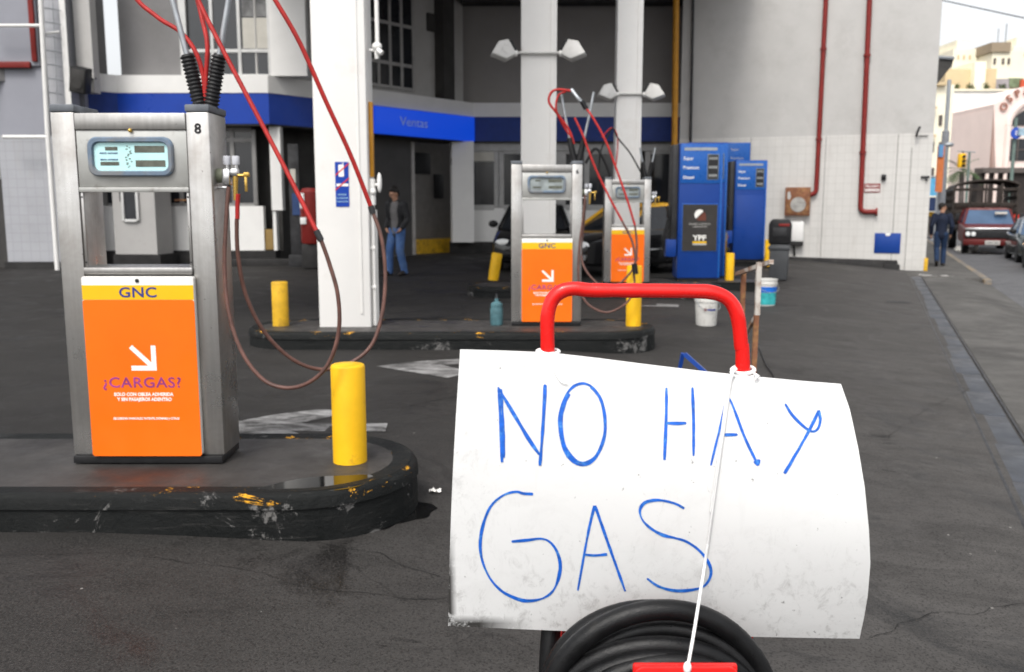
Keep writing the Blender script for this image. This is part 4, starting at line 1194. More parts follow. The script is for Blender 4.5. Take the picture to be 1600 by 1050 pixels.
mb.tube([at(-20, 40, 19.8), at(64, 40, 19.8)], .035, 8); mb.tube([at(66, 53, 19.8), at(92, 50, 20.1)], .03, 8)
mb.tube([at(5, 214, 19.8), at(76, 214, 19.8)], .04, 8)
mb.build('tube', M_WHITEF, o)
mb = MB()
for k in range(8):
    y = 12 + k * 22
    mb.tube([at(66 + k * .9, y, 19.85), at(83 + k, y + 2, 20.0), at(95 + k * .9, y + 5, 20.1)], .011, 6)
mb.tube([at(82, 0, 20.0), at(90, 160, 20.0)], .008, 6)
mb.build('rung', M_GALV, o)
o = empty('loudspeaker', at(125, 125, 20.0), 0, 'tilted black loudspeaker box high on the left wall', 'loudspeaker', world=True)
mb = MB(); A = at(126, 125, 20.1)
Mx = Matrix.Translation(A) @ Matrix.Rotation(R(12), 4, 'Y') @ Matrix.Rotation(R(12), 4, 'X')
mb.box(-.18, .18, -.15, .15, -.27, .27, .02, None, Mx); mb.build('cabinet', M_BLACK, o)
mb = MB(); mb.box(-.15, .15, -.157, -.148, -.24, .24, .004, None, Mx); mb.lathe([(0, 0), (.1, .0), (.12, .02)], M=Mx @ Matrix.Translation((0, -.16, -.05)) @ Matrix.Rotation(R(90), 4, 'X')); mb.build('grille', M_DARKIN, o)
mb = MB(); mb.tube([A, A + Vector((0.1, .5, .1))], .03); mb.build('bracket', M_DKMET, o)

# ------------------------------------------------------------------ forecourt roof carried by the columns
rf = empty('forecourt_roof', (-4, 18, 8), 0, 'high flat roof over the pumps carried by white columns', 'roof', world=True)
mb = MB()
pts = [(-6.0, 9.0), (-1.4, 9.0), (7.6, 27.6), (7.6, 29), (-10, 29), (-10, 22.0), (-6.0, 21.9)]
mb.prism(pts, 8.0, 8.4, plane='xy'); mb.build('slab', mat('grey roof slab', (.26, .255, .25), .9), rf)
mb = MB()
p0, p1 = Vector((-1.4, 9.0, 8.2)), Vector((7.0, 26.4, 8.2))
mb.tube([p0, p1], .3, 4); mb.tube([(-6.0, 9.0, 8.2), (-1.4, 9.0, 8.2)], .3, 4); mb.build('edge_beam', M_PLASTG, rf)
mb = MB(); mb.box(-6.1, -1.3, 8.72, 8.99, 5.0, 8.5, .02); mb.build('fascia', M_BLUEF, rf)  # unseen deep fascia, added to keep sky light off the back
mb = MB(); mb.box(-6.1, -1.3, 8.70, 8.985, 4.7, 4.998, .01); mb.build('added_fascia_trim', M_WHITEF, rf)  # lower edge of the added unseen fascia

# ------------------------------------------------------------------ small things on the forecourt
def pos(px, py):
    p = gr(px, py, 0)
    for _ in range(6): p = gr(px, py, gz(p.x, p.y))
    return p
def bucket(p, h, r0, r1, label, deco):
    o = empty('bucket', p, 0.3, label, 'bucket', 'plastic buckets')
    mb = MB()
    mb.lathe([(0, 0), (r0 * .97, 0), (r0, .01), (r1 * .985, h * .80), (r1 * 1.04, h * .805), (r1 * 1.05, h * .88), (r1, h * .885), (r1, h * .96), (r1 * 1.05, h * .965), (r1 * 1.05, h), (r1 * .97, h), (r1 * .95, h * .9), (r0 * .95, .02), (0, .02)], n=36)
    mb.build('tub', mat('white bucket plastic', (.62, .61, .58), .45, var=.06, scale=6, dirt=(.33, .31, .28), dscale=9, dlo=.52, dhi=.7), o)
    mb = MB()
    mb.tube([(-r1 * 1.05, 0, h * .9), (-r1 * .9, -r1 * .75, h * .62), (0, -r1 * 1.12, h * .52), (r1 * .9, -r1 * .75, h * .62), (r1 * 1.05, 0, h * .9)], .004, 6, smooth=5)
    mb.build('handle', M_GALV, o)
    def band(z0, z1, a0, a1, m, nm):
        mb = MB()
        n = 12
        rr = lambda z: (r0 + (r1 * .985 - r0) * z / (h * .8)) + .002
        mb.ring_loft([[(rr(z) * math.sin(R(a0 + (a1 - a0) * k / n)), -rr(z) * math.cos(R(a0 + (a1 - a0) * k / n)), z) for k in range(n + 1)] for z in (z0, z1)], closed=False)
        mb.build(nm, m, o)
    for d in deco: band(*d)
    return o
bucket(pos(1103, 508), .365, .125, .142, 'white plastic bucket with a small red and blue mark under the red handle',
       [(h0, h1, a, b, m, 'mark') for h0, h1, a, b, m in ((.19, .22, -42, -28, M_REDP), (.192, .214, -24, 22, M_NAVY))])
bucket(pos(1196, 477), .40, .14, .158, 'bucket with a teal and blue wrap behind the rusty railing',
       [(.02, .20, -75, 55, mat('teal wrap', (.04, .36, .38), .45, var=.4, scale=9), 'wrap'), (.205, .29, -75, 55, mat('blue wrap', (.01, .12, .50), .45, var=.3, scale=9), 'wrap')])
p = pos(1216, 437)
o = empty('litter_bin', p, R(-20), 'dark slate litter bin with a black lid and red label near the tiled wall', 'litter bin')
mb = MB(); mb.prism([(-.17, 0), (.17, 0), (.19, .72), (-.19, .72)], -.18, .18, bev=.03); mb.box(-.21, .21, -.2, .2, .60, .68, .02); mb.build('tub', M_SLATE, o)
mb = MB(); mb.prism([(-.21, .721), (.21, .721), (.215, 1.12), (.16, 1.21), (-.16, 1.21), (-.215, 1.12)], -.2, .2, bev=.03); hd = mb.build('lid', M_BLACK, o)
mb = MB(); mb.box(-.13, .13, -.208, -.199, .88, 1.05, .01); mb.build('flap', M_DKMET, hd)
mb = MB(); mb.box(-.02, .19, -.209, -.2005, 1.075, 1.125, .002); mb.build('label', M_REDP, hd)
# teal bottle by pump 6
p = at(776, 508, 9.25)
o = empty('bottle', (p.x, 9.25, .165), 0, 'dusty teal plastic bottle standing on the island left of pump 6', 'bottle')
mb = MB(); mb.lathe([(0, 0), (.062, 0), (.066, .012), (.066, .17), (.060, .19), (.064, .2), (.058, .225), (.022, .245), (.020, .275), (0, .276)]); mb.build('body', mat('teal plastic', (.07, .15, .17), .35, var=.3, scale=10), o)
mb = MB(); mb.cyl((0, 0, .277), (0, 0, .30), .013); mb.tube([(0, 0, .3), (0, 0, .32)], .008); mb.build('cap', M_SLATE, o)
# rusty railing
o = empty('railing', pos(1172, 560), 0, 'rusty two post railing behind the right side of the red handle', 'railing', world=True)
Ya, Yb = 6.6, 5.6
A = at(1162, 426, 6.9); B = at(1186, 412, 6.15)
ga, gb = gz(A.x, A.y), gz(B.x, B.y)
mb = MB(); mb.tube([(A.x, A.y, ga), A], .023, 4); mb.build('post', M_RUSTB, o)
mb = MB()
zc = at(1183, 492, B.y).z
mb.tube([(B.x, B.y, zc), B + Vector((0, 0, .01))], .023, 4); mb.build('post', M_RUST, o)
mb = MB(); mb.tube([(B.x - .012, B.y, gb), (B.x - .004, B.y, zc - .001)], .022, 4); mb.build('post', M_RUSTB, o)
mb = MB(); mb.tube([A + Vector((-.03, .08, -.015)), B + Vector((.05, -.12, .02))], .021, 4); mb.build('rail', M_RUST, o)
mb = MB(); C2 = at(1164, 524, 6.9); D2 = at(1184, 490, 6.2); mb.tube([C2, D2], .018, 4); mb.build('rail', M_RUST, o)
# blue steel stand just behind the sign
T = at(1067, 552, 4.3)
o = empty('blue_stand', (T.x, T.y, gz(T.x, T.y)), 0, 'blue steel folding stand peeking above the top edge of the sign', 'stand')
hh = T.z - gz(T.x, T.y)
mb = MB(); mb.tube([(0, 0, hh), (-.05, .1, hh * .5), (-.08, .2, 0)], .012, 4); mb.build('leg', M_BLUEP, o)
mb = MB(); mb.tube([(0.005, -.02, hh), (.30, -.16, hh - .26), (.5, -.26, 0)], .014, 4); mb.build('leg', M_BLUEP, o)
mb = MB(); mb.tube([(-.05, .1, hh * .5), (.32, -.17, hh * .5)], .012, 6); mb.build('brace', M_BLUEP, o)
# cable on the ground right of the railing
mb = MB(); mb.tube([pos(1186, 545) + Vector((0, 0, .008)), pos(1196, 570) + Vector((0, 0, .008)), pos(1209, 590) + Vector((0, 0, .008)), pos(1235, 640) + Vector((0, 0, .008))], .008, 6, smooth=5)
tag(mb.build('cable', M_BLACK), 'thin black cable on the asphalt behind the sign', 'cable')
# floor grate slot and scraps of litter
ground_poly('floor_slot', [(1385, 470), (1424, 472), (1424, 474.5), (1385, 472.5)], M_BLACK, 'thin dark slot in the asphalt before the tiled wall', 'slot', .005)
def scrap(px, py, s, label, seed, m=M_PAPER, am=.13):
    rr = random.Random(seed)
    p = pos(px, py)
    mb = MB()
    n = 6
    g = [[mb.bm.verts.new((p.x + (i / n - .5) * s + rr.uniform(-.1, .1) * s, p.y + (j / n - .5) * s * .7, p.z + .006 + abs(rr.gauss(0, am)) * s)) for i in range(n + 1)] for j in range(n + 1)]
    for j in range(n):
        for i in range(n): mb.bm.faces.new((g[j][i], g[j][i + 1], g[j + 1][i + 1], g[j + 1][i]))
    tag(mb.build('paper_scrap', m), label, 'litter', 'scraps of litter')
scrap(680, 770, .055, 'small white scrap of paper on asphalt left of the sign', 1, M_WINK)
scrap(631, 797, .03, 'tiny pale scrap lying in the oil stain by the rounded kerb', 2)
scrap(1463, 431, .8, 'pale crumpled sheet where the drain ends at the pavement', 5, M_PLATE, .012)  # stands for a metal plate, built like the scraps
scrap(1509, 395, .7, 'white plastic bag by the yellow kerb in the street', 3, M_WINK, .2)
scrap(1524, 396, .9, 'flat white litter in the road before the maroon truck', 4, M_WINK, .03)

# ------------------------------------------------------------------ vehicles
def wheel(o, x, y, r, w, s=1):
    mb = MB(); mb.lathe([(r * .6, -w / 2), (r * .93, -w / 2), (r, -w / 2 + .03), (r, w / 2 - .03), (r * .93, w / 2), (r * .6, w / 2)], M=Matrix.Translation((x, y, r)) @ Matrix.Rotation(R(90), 4, 'Y'), n=28)
    wh = mb.build('wheel', M_BLACK, o)
    mb = MB(); mb.lathe([(0, w * .42), (r * .2, w * .45), (r * .5, w * .36), (r * .62, w * .46), (r * .62, -w * .4), (0, -w * .4)], M=Matrix.Translation((x, y, r)) @ Matrix.Rotation(R(90 if s > 0 else -90), 4, 'Y'), n=24)
    mb.build('rim', M_GALV, wh)
def sect(hw, zb, zt, y, rt=.16, rb=.08, bow=.03):
    P = []
    for cx, cz, a0, r in ((hw - rt, zt - rt, 0, rt), (-hw + rt, zt - rt, 90, rt), (-hw + rb, zb + rb, 180, rb), (hw - rb, zb + rb, 270, rb)):
        for k in range(5):
            a = R(a0 + 90 * k / 4)
            P.append((cx + r * math.cos(a), y, cz + r * math.sin(a)))
    return P
def car(label, body, roof, loc, heading, lit=False, taxi=False):
    """front at local -y"""
    o = empty('car', loc, heading, label, 'car', 'cars around the station')
    mb = MB()
    S = [(-2.12, .62, .30, .55), (-2.08, .78, .24, .66), (-1.9, .83, .22, .74), (-1.1, .84, .2, .88), (-.95, .84, .2, .92), (.2, .85, .2, .94), (1.2, .85, .2, .95), (1.75, .83, .22, .95), (2.02, .80, .26, .90), (2.12, .7, .32, .72)]
    mb.ring_loft([sect(hw, zb, zt, y, .12, .07) for y, hw, zb, zt in S])
    b = mb.build('body', body, o, 45)
    mb = MB()
    belt = [(-1.0, .74, .91), (-.9, .76, .92), (1.2, .76, .93), (1.62, .72, .94)]
    top = [(-.32, .56, 1.36), (-.2, .58, 1.40), (.85, .58, 1.40), (1.05, .55, 1.35)]
    r0 = [(-.76, -1.02, .90), (.76, -1.02, .90), (.78, .3, .92), (.72, 1.62, .93), (-.72, 1.62, .93), (-.78, .3, .92)]
    r1 = [(-.58, -.30, 1.37), (.58, -.30, 1.37), (.60, .3, 1.40), (.55, .98, 1.36), (-.55, .98, 1.36), (-.60, .3, 1.40)]
    mb.ring_loft([r0, r1]); mb.build('windows', M_GLASS if roof is not M_CARS else M_GLASSB, o)
    mb = MB()
    mb.ring_loft([[(x * 1.02, y, z) for x, y, z in r1], [(x * 1.0, y, z + .045) for x, y, z in r1], [(x * .8, y * .9, z + .075) for x, y, z in r1]])
    for x in (-1, 1):
        for a, c in (((.77 * x, -1.03, .90), (.585 * x, -.31, 1.38)), ((.785 * x, .3, .92), (.605 * x, .3, 1.41)), ((.735 * x, 1.62, .93), (.56 * x, .97, 1.37))):
            mb.tube([a, c], .04, 6)
    mb.build('roof', roof, o)
    for x in (-1, 1):
        mb = MB(); mb.sphere((x * .60, -2.03, .62), .16, sc=(1.1, .5, .55)); mb.build('headlight', M_LAMPON if lit and x < 0 else M_LAMP, o)
        mb = MB(); mb.sphere((x * .66, 2.05, .72), .12, sc=(1.1, .5, .8)); mb.build('tail_light', M_REDP, o)
        mb = MB(); mb.sphere((x * .92, -.78, 1.0), .11, sc=(1, .6, .75)); mb.build('mirror', M_BLACK, o)
        mb = MB(); mb.box(x * .852 - .004, x * .852 + .004, -.9, 1.1, .50, .53, .002); mb.build('side_trim', M_CHROME, o)
    mb = MB(); mb.box(-.42, .42, -2.13, -2.05, .52, .64, .02); mb.build('grille', M_DKMET, o)
    mb = MB(); mb.box(-.76, .76, -2.2, -2.02, .32, .46, .05); mb.build('bumper', M_BLACK if not taxi else M_CHROME, o)
    mb = MB(); mb.box(-.76, .76, 2.03, 2.2, .36, .5, .05); mb.build('bumper', M_BLACK, o)
    mb = MB(); mb.box(-.22, .22, -2.215, -2.195, .35, .45, .004); mb.build('number_plate', M_PLATE, o)
    for x in (-1, 1):
        for y in (-1.32, 1.3): wheel(o, x * .76, y, .30, .19, x)
    return o
tx = Vector((1.45, 17.35, 0)); td = Vector((.80, .60, 0)); tn = Vector((-.6, .8, 0))
tc = tx + td * 2.15 + tn * .85
car('black taxi with a yellow roof parked behind the farthest gas pump', M_CARB, M_CARY, (tc.x, tc.y, 0), math.atan2(.60, .80) - math.pi / 2, True, True)
car('black car whose front peeks out left of pump 6', M_CARB, M_CARB, (.55, 21.2, 0), R(-4), False)
car('dark car with a pale windscreen driving beside the maroon truck', M_CARG, M_CARS, (*xy(-4.2, 28.6)[:2], -.42), -TH, True)
car('black and orange taxi cut off by the right picture edge', M_CARB, M_CARY, (*xy(-4.05, 23.2)[:2], -.42), -TH, False, True)

def truck(label, loc, heading):
    o = empty('truck', loc, heading, label, 'truck')
    mb = MB()
    S = [(-2.55, .90, .52, .92), (-2.5, .96, .46, 1.0), (-2.3, .98, .45, 1.06), (-1.2, .98, .45, 1.14), (-.2, .98, .45, 1.16), (.5, .96, .5, 1.16)]
    mb.ring_loft([sect(hw, zb, zt, y, .09, .05) for y, hw, zb, zt in S]); mb.build('body', M_CARR, o, 45)
    r0 = [(-.9, -1.22, 1.12), (.9, -1.22, 1.12), (.92, .5, 1.14), (-.92, .5, 1.14)]
    r1 = [(-.74, -.62, 1.68), (.74, -.62, 1.68), (.76, .4, 1.70), (-.76, .4, 1.70)]
    mb = MB(); mb.ring_loft([r0, r1]); mb.build('windows', M_GLASSB, o)
    mb = MB(); mb.ring_loft([[(x * 1.03, y * 1.02, z) for x, y, z in r1], [(x * .9, y * .95, z + .07) for x, y, z in r1]])
    for x in (-1, 1): mb.tube([(.91 * x, -1.23, 1.12), (.75 * x, -.62, 1.69)], .045, 6); mb.tube([(.92 * x, .5, 1.14), (.77 * x, .4, 1.7)], .07, 6)
    mb.build('roof', M_CARR, o)
    mb = MB(); mb.box(.2, .62, -1.0, -.86, 1.52, 1.6, .004); mb.build('windscreen_strip', M_PAPER, o)
    mb = MB(); mb.box(-.95, .95, -2.6, -2.5, .92, 1.02, .02); mb.build('chrome_bar', M_CHROME, o)
    mb = MB(); mb.box(-.93, .93, -2.58, -2.5, .62, .91, .02)
    for k in range(5): mb.box(-.6, .6, -2.595, -2.57, .66 + k * .048, .675 + k * .048)
    mb.build('grille', M_DKMET, o)
    for x in (-1, 1):
        for k in (0, 1):
            mb = MB(); mb.lathe([(0, .0), (.085, 0), (.08, .03), (0, .045)], M=Matrix.Translation((x * (.84 - k * .19), -2.585, .78)) @ Matrix.Rotation(R(90), 4, 'X')); mb.build('headlight', M_LAMP, o)
    mb = MB(); mb.box(-1.0, 1.0, -2.72, -2.56, .36, .58, .03); mb.build('bumper', M_CARR, o)
    mb = MB(); mb.box(-.25, .25, -2.74, -2.715, .38, .54, .005); mb.build('number_plate', M_PLATE, o)
    text('SXO 764', .11, (0, -2.742, .46), (1, 0, 0), (0, 0, 1), M_INK, o, sx=.9)
    mb = MB(); mb.sphere((1.02, -2.2, 1.12), .085); mb.build('indicator', M_LAMPON, o)
    for x in (-1, 1):
        mb = MB(); mb.box(x * 1.12 - .08, x * 1.12 + .08, -.98, -.92, 1.25, 1.55, .02); mb.tube([(x * .9, -.8, 1.2), (x * 1.1, -.95, 1.3)], .015, 6); mb.build('mirror', M_BLACK, o)
    # stake bed with an arched hoop
    mb = MB(); mb.box(-1.2, 1.2, .75, 5.2, .85, 1.05, .02); bed = mb.build('bed', M_DKMET, o)
    mb = MB()
    M_STAKE = mat('dark stake timber', (.035, .028, .024), .8, var=.4, scale=6)
    for x in [-1.17, -.58, 0, .58, 1.17]: mb.box(x - .045, x + .045, .75, .83, 1.05, 2.62 + (.12 if abs(x) < .6 else 0), .01)
    for z in (1.25, 1.55, 1.85, 2.45): mb.box(-1.2, 1.2, .84, .89, z, z + .12, .01)
    for x in (-1.17, 1.17):
        for y in (1.8, 2.9, 4.0, 5.1): mb.box(x - .04, x + .04, y, y + .09, 1.05, 2.6, .01)
        for z in (1.2, 1.5, 1.8, 2.1, 2.4): mb.box(x - .02, x + .02, .75, 5.2, z, z + .14, .01)
    mb.build('stake_side', M_STAKE, bed)
    mb = MB()
    for y in (.8, 2.2, 3.6, 5.1): mb.tube([(-1.19, y, 2.5), (-1.05, y, 2.70), (-.5, y, 2.84), (.2, y, 2.88), (.8, y, 2.84), (1.19, y, 2.7), (1.2, y, 2.5)], .05, 8, smooth=4)
    mb.build('hoop', M_STAKE, bed)
    mb = MB()
    arc = [(-1.22, 2.50), (-1.08, 2.74), (-.5, 2.89), (.2, 2.93), (.82, 2.89), (1.2, 2.74), (1.25, 2.50)]
    mb.prism(arc + [(x * .985, z - .02) for x, z in arc[::-1]], .95, 5.2); mb.build('tarpaulin', mat('dark grey tarpaulin', (.045, .045, .047), .7, var=.3), bed)
    mb = MB(); mb.box(-1.1, 1.1, 4.9, 5.0, 1.06, 2.0); mb.box(-1.08, 1.08, 1.0, 4.8, 1.06, 1.98, .1); mb.build('load', mat('dull brown load', (.07, .052, .045), .9, var=.4, scale=2), bed)
    for x in (-1, 1):
        wheel(o, x * .84, -1.6, .37, .22, x); wheel(o, x * .95, 3.4, .42, .3, x)
    return o
truck('old maroon truck with chrome grille bar and dark stake bed', (*xy(-3.15, 34.8)[:2], -.42), -TH)

# ------------------------------------------------------------------ people
def chain(mb, pts, sq=1.0, n=14):
    """capsules between (x,y,z,r) points; sq flattens the depth"""
    for i, (x, y, z, r) in enumerate(pts):
        mb.sphere((x, y, z), r, u=n, v=8, sc=(1, sq, 1))
    for a, b in zip(pts, pts[1:]):
        A, B = Vector(a[:3]), Vector(b[:3])
        for k in range(1, 5):
            t = k / 5
            c = A.lerp(B, t); r = a[3] * (1 - t) + b[3] * t
            mb.sphere(c, r, u=n, v=8, sc=(1, sq, 1))
        if sq == 1.0: mb.tube([A, B], [a[3], b[3]], n)
def remeshed(mb, name, m, parent, vox=.012, cut=None, sm=3):
    bm = mb.bm
    me = bpy.data.meshes.new('tmp'); bm.to_mesh(me); bm.free()
    o = bpy.data.objects.new('tmp', me); COL.objects.link(o)
    md = o.modifiers.new('r', 'REMESH'); md.mode = 'VOXEL'; md.voxel_size = vox; md.use_smooth_shade = True
    if sm:
        s = o.modifiers.new('s', 'SMOOTH'); s.iterations = sm; s.factor = .5
    dg = bpy.context.evaluated_depsgraph_get()
    me2 = bpy.data.meshes.new_from_object(o.evaluated_get(dg))
    bpy.data.objects.remove(o); bpy.data.meshes.remove(me)
    if cut:
        b2 = bmesh.new(); b2.from_mesh(me2)
        bmesh.ops.delete(b2, geom=[f for f in b2.faces if cut(f.calc_center_median())], context='FACES')
        b2.to_mesh(me2); b2.free()
    me2.name = name
    me2.materials.clear(); me2.materials.append(m)
    for p in me2.polygons: p.use_smooth = True; p.material_index = 0
    ob = bpy.data.objects.new(name, me2); COL.objects.link(ob); ob.parent = parent
    return ob
def hand(mb, w, d, side, curl=.5):
    """palm at w pointing along d, five bent fingers of their own length"""
    w, d = Vector(w), Vector(d).normalized()
    ax = Vector((0, -1, 0)); ax = (ax - d * ax.dot(d)).normalized()
    sd = d.cross(ax)
    chain(mb, [(*w, .024), (*(w + d * .045), .027), (*(w + d * .085), .026)], n=10)
    for i, (off, ln) in enumerate(((-.026, .062), (-.009, .078), (.009, .072), (.025, .056))):
        b = w + d * .088 + ax * off
        k = b + d * ln * .5 + sd * side * ln * .12 * curl
        e = k + d * ln * .42 + sd * side * ln * .38 * curl
        mb.tube([b - d * .015, b, k, e], [.0095, .0095, .0085, .0065], 8)
    b = w + d * .03 - ax * .024
    mb.tube([b, b - ax * .022 + d * .03, b - ax * .026 + d * .058], [.011, .010, .0075], 8)
def person(label, loc, heading, pose, top_m, leg_m, shirt=None, h=1.78):
    """faces local -y"""
    o = empty('person', loc, heading, label, 'person')
    P = pose
    s = h / 1.78
    V = lambda k: Vector(P[k])
    hip, neck, head = V('hip'), V('neck'), V('head')
    chest = hip.lerp(neck, .62)
    mb = MB()
    chain(mb, [(*hip, .135), (*(hip.lerp(chest, .5)), .125), (*chest, .15), (*(neck - Vector((0, 0, .10))), .11)], .68)
    for sd_ in 'lr':
        x = -1 if sd_ == 'r' else 1
        sh, el, wr = V('sh_' + sd_), V('el_' + sd_), V('wr_' + sd_)
        chain(mb, [(*sh, .062), (*el, .043), (*wr, .028)])
        hand(mb, wr, P.get('hd_' + sd_, wr - el), x)
        hj, kn, an, toe = V('hj_' + sd_), V('kn_' + sd_), V('an_' + sd_), V('to_' + sd_)
        chain(mb, [(*hj, .088), (*kn, .057), (*an, .04)])
        chain(mb, [(*an, .04), (*(an.lerp(toe, .6)), .04), (*toe, .032)])
    chain(mb, [(*(neck - Vector((0, 0, .04))), .06), (*(neck.lerp(head, .5)), .052)])
    hy = P.get('look', 0.0)
    HM = Matrix.Translation(head) @ Matrix.Rotation(hy, 4, 'Z') @ Matrix.Rotation(P.get('nod', 0.0), 4, 'X')
    def hs(c, r, sc):
        t = bmesh.new(); bmesh.ops.create_uvsphere(t, u_segments=18, v_segments=12, radius=r)
        for v in t.verts: v.co = Vector((v.co.x * sc[0] + c[0], v.co.y * sc[1] + c[1], v.co.z * sc[2] + c[2]))
        mb.add(t, None, HM)
    hs((0, .012, .02), .095, (.82, 1.0, 1.1)); hs((0, -.025, -.055), .062, (.85, .95, .95)); hs((0, -.055, -.095), .028, (1.2, .8, .8))
    hs((0, -.097, -.018), .016, (.75, 1.0, 1.5)); hs((0, -.08, .012), .03, (1.9, .5, .4))
    for x in (-1, 1): hs((x * .078, .01, -.015), .022, (.45, .8, 1.3))
    hs((0, -.083, -.062), .018, (1.5, .5, .55))
    body = remeshed(mb, 'body', M_SKIN, o, .010, sm=2)
    mb = MB()
    for x in (-1, 1):
        t = bmesh.new(); bmesh.ops.create_uvsphere(t, u_segments=8, v_segments=6, radius=.011)
        for v in t.verts: v.co += Vector((x * .032, -.083, .0))
        mb.add(t, None, HM)
    mb.build('eyes', M_INK, o)
    mb = MB()
    for c, r, sc in (((0, .028, .04), .102, (.86, .98, 1.03)), ((0, -.035, .085), .06, (1.15, .8, .55)), ((0, .07, -.02), .06, (1.1, .7, 1.1))):
        t = bmesh.new(); bmesh.ops.create_uvsphere(t, u_segments=20, v_segments=14, radius=r)
        for v in t.verts:
            k = 1 + .09 * mnoise.noise(v.co * 45)
            v.co = Vector((v.co.x * sc[0] * k + c[0], v.co.y * sc[1] * k + c[1], v.co.z * sc[2] * k + c[2]))
        mb.add(t, None, HM)
    remeshed(mb, 'hair', M_HAIR, o, .012, sm=1)
    # clothes
    mb = MB()
    low = hip - Vector((0, 0, .07))
    chain(mb, [(*low, .158), (*(hip.lerp(chest, .5)), .155), (*chest, .178), (*(neck - Vector((0, 0, .11))), .135)], .74)
    for sd_ in 'lr':
        sh, el, wr = V('sh_' + sd_), V('el_' + sd_), V('wr_' + sd_)
        chain(mb, [(*sh, .085), (*el, .064), (*(el.lerp(wr, .9)), .05)])
    chain(mb, [(*(neck - Vector((0, 0, .05))), .072), (*(neck - Vector((0, 0, .02))), .066)])
    cut = None
    if shirt:
        def cut(c):
            return c.y < -.03 and abs(c.x - .02) < .085 and hip.z - .12 < c.z < neck.z - .01 and abs(c.x) < .2 and not any((c - V('wr_' + q)).length < .13 for q in 'lr')
    for v in mb.bm.verts:
        v.co += v.co.normalized() * 0.008 * mnoise.noise(v.co * 9)
    remeshed(mb, 'jacket', top_m, o, .013, cut, 2)
    if shirt:
        mb = MB()
        chain(mb, [(*(low + Vector((0, 0, .0))), .15), (*(hip.lerp(chest, .5)), .145), (*chest, .165), (*(neck - Vector((0, 0, .11))), .122)], .72)
        remeshed(mb, 'jumper', shirt, o, .014)
    mb = MB()
    chain(mb, [(*(hip + Vector((0, 0, .03))), .142), (*(hip - Vector((0, 0, .06))), .148)], .74)
    for sd_ in 'lr':
        hj, kn, an = V('hj_' + sd_), V('kn_' + sd_), V('an_' + sd_)
        chain(mb, [(*hj, .102), (*kn, .077), (*(an + Vector((0, 0, .0))), .068)])
    for v in mb.bm.verts: v.co += Vector((1, 1, 0)) * 0.010 * mnoise.noise(v.co * 11)
    remeshed(mb, 'trousers', leg_m, o, .013, lambda c: min((c - V('an_' + q)).length for q in 'lr') < .05, 2)
    for sd_ in 'lr':
        mb = MB(); an, toe = V('an_' + sd_), V('to_' + sd_)
        f = (toe - an); f.z = 0; f.normalize()
        chain(mb, [(*(an - f * .04 + Vector((0, 0, -.03))), .046), (*(an.lerp(toe, .55)), .05), (*toe, .04)])
        remeshed(mb, 'shoe', M_SHOE, o, .012)
    o.scale = (s, s, s)
    return o
stand = dict(hip=(0, 0, .96), neck=(0, -.03, 1.49), head=(0.0, -.07, 1.63), look=R(-20), nod=R(22),
             sh_l=(.185, -.01, 1.41), el_l=(.25, .05, 1.13), wr_l=(.20, -.10, .95), hd_l=(-.6, -.3, -.7),
             sh_r=(-.185, -.01, 1.41), el_r=(-.25, .05, 1.13), wr_r=(-.20, -.09, .95), hd_r=(.6, -.3, -.7),
             hj_l=(.09, 0, .90), kn_l=(.11, -.05, .50), an_l=(.13, .06, .09), to_l=(.15, -.12, .045),
             hj_r=(-.09, 0, .90), kn_r=(-.12, -.10, .50), an_r=(-.13, -.10, .09), to_r=(-.16, -.27, .045))
walk = dict(hip=(0, 0, .96), neck=(0, -.05, 1.49), head=(0, -.07, 1.65), look=R(-75), nod=R(4),
            sh_l=(.19, -.03, 1.41), el_l=(.26, .08, 1.14), wr_l=(.25, -.03, .90), hd_l=(0, -.2, -1),
            sh_r=(-.19, -.03, 1.41), el_r=(-.27, .0, 1.13), wr_r=(-.25, -.12, .91), hd_r=(0, -.3, -1),
            hj_l=(.09, 0, .90), kn_l=(.09, .01, .50), an_l=(.08, .26, .17), to_l=(.08, .17, .045),
            hj_r=(-.09, 0, .90), kn_r=(-.10, -.14, .51), an_r=(-.10, -.10, .09), to_r=(-.10, -.28, .045))
p = gr(620, 431, 0)
person('person in charcoal jacket, grey jumper and blue jeans looking down', (p.x + .02, p.y, 0), R(-32), stand, M_JACK, M_JEANS, M_SHIRT, 1.80)
p = gr(1467, 416, -.285)
person('person in navy jacket and jeans walking away on the pavement', (p.x, p.y, -.285), R(180) - TH, walk, M_JACKN, M_JEAND, None, 1.78)
pp = Vector((22.8, 41, 0))
person('person in a red shirt standing in the street near the right edge', (pp.x, pp.y, -.42), R(10), stand, M_REDSH, M_JEAND, None, 1.74)

# ------------------------------------------------------------------ far end of the street
M_PINK = mat('pale pink stucco', (.80, .66, .61), .8, var=.05, scale=.4, dirt=(.68, .52, .47), dscale=.3)
M_TANB = mat('ochre tan stucco', (.60, .47, .29), .85, var=.08, scale=.3, dirt=(.38, .27, .15), dscale=.25)
M_CREAM = mat('cream stucco', (.85, .79, .63), .85, var=.06, scale=.3)
M_WHITEB = mat('white rendered wall', (.82, .80, .76), .85, var=.03, scale=.3)
M_BRNG = mat('brown grey shop front', (.10, .085, .078), .7, var=.4, scale=.8)
def fbox(x0, y0, x1, y1, Y, dep, m, name, parent, zb=None, bev=0):
    A = at(x0, y0, Y); B = at(x1, y1, Y)
    mb = MB(); mb.box(A.x, B.x, Y, Y + dep, B.z if zb is None else zb, A.z, bev)
    return mb.build(name, m, parent)
def fthing(name, label, cat, px, Y, group=None):
    p = at(px, 330, Y)
    return empty(name, (p.x, Y, -.42), 0, label, cat, group, world=True)
BG = 'buildings at the end of the street'
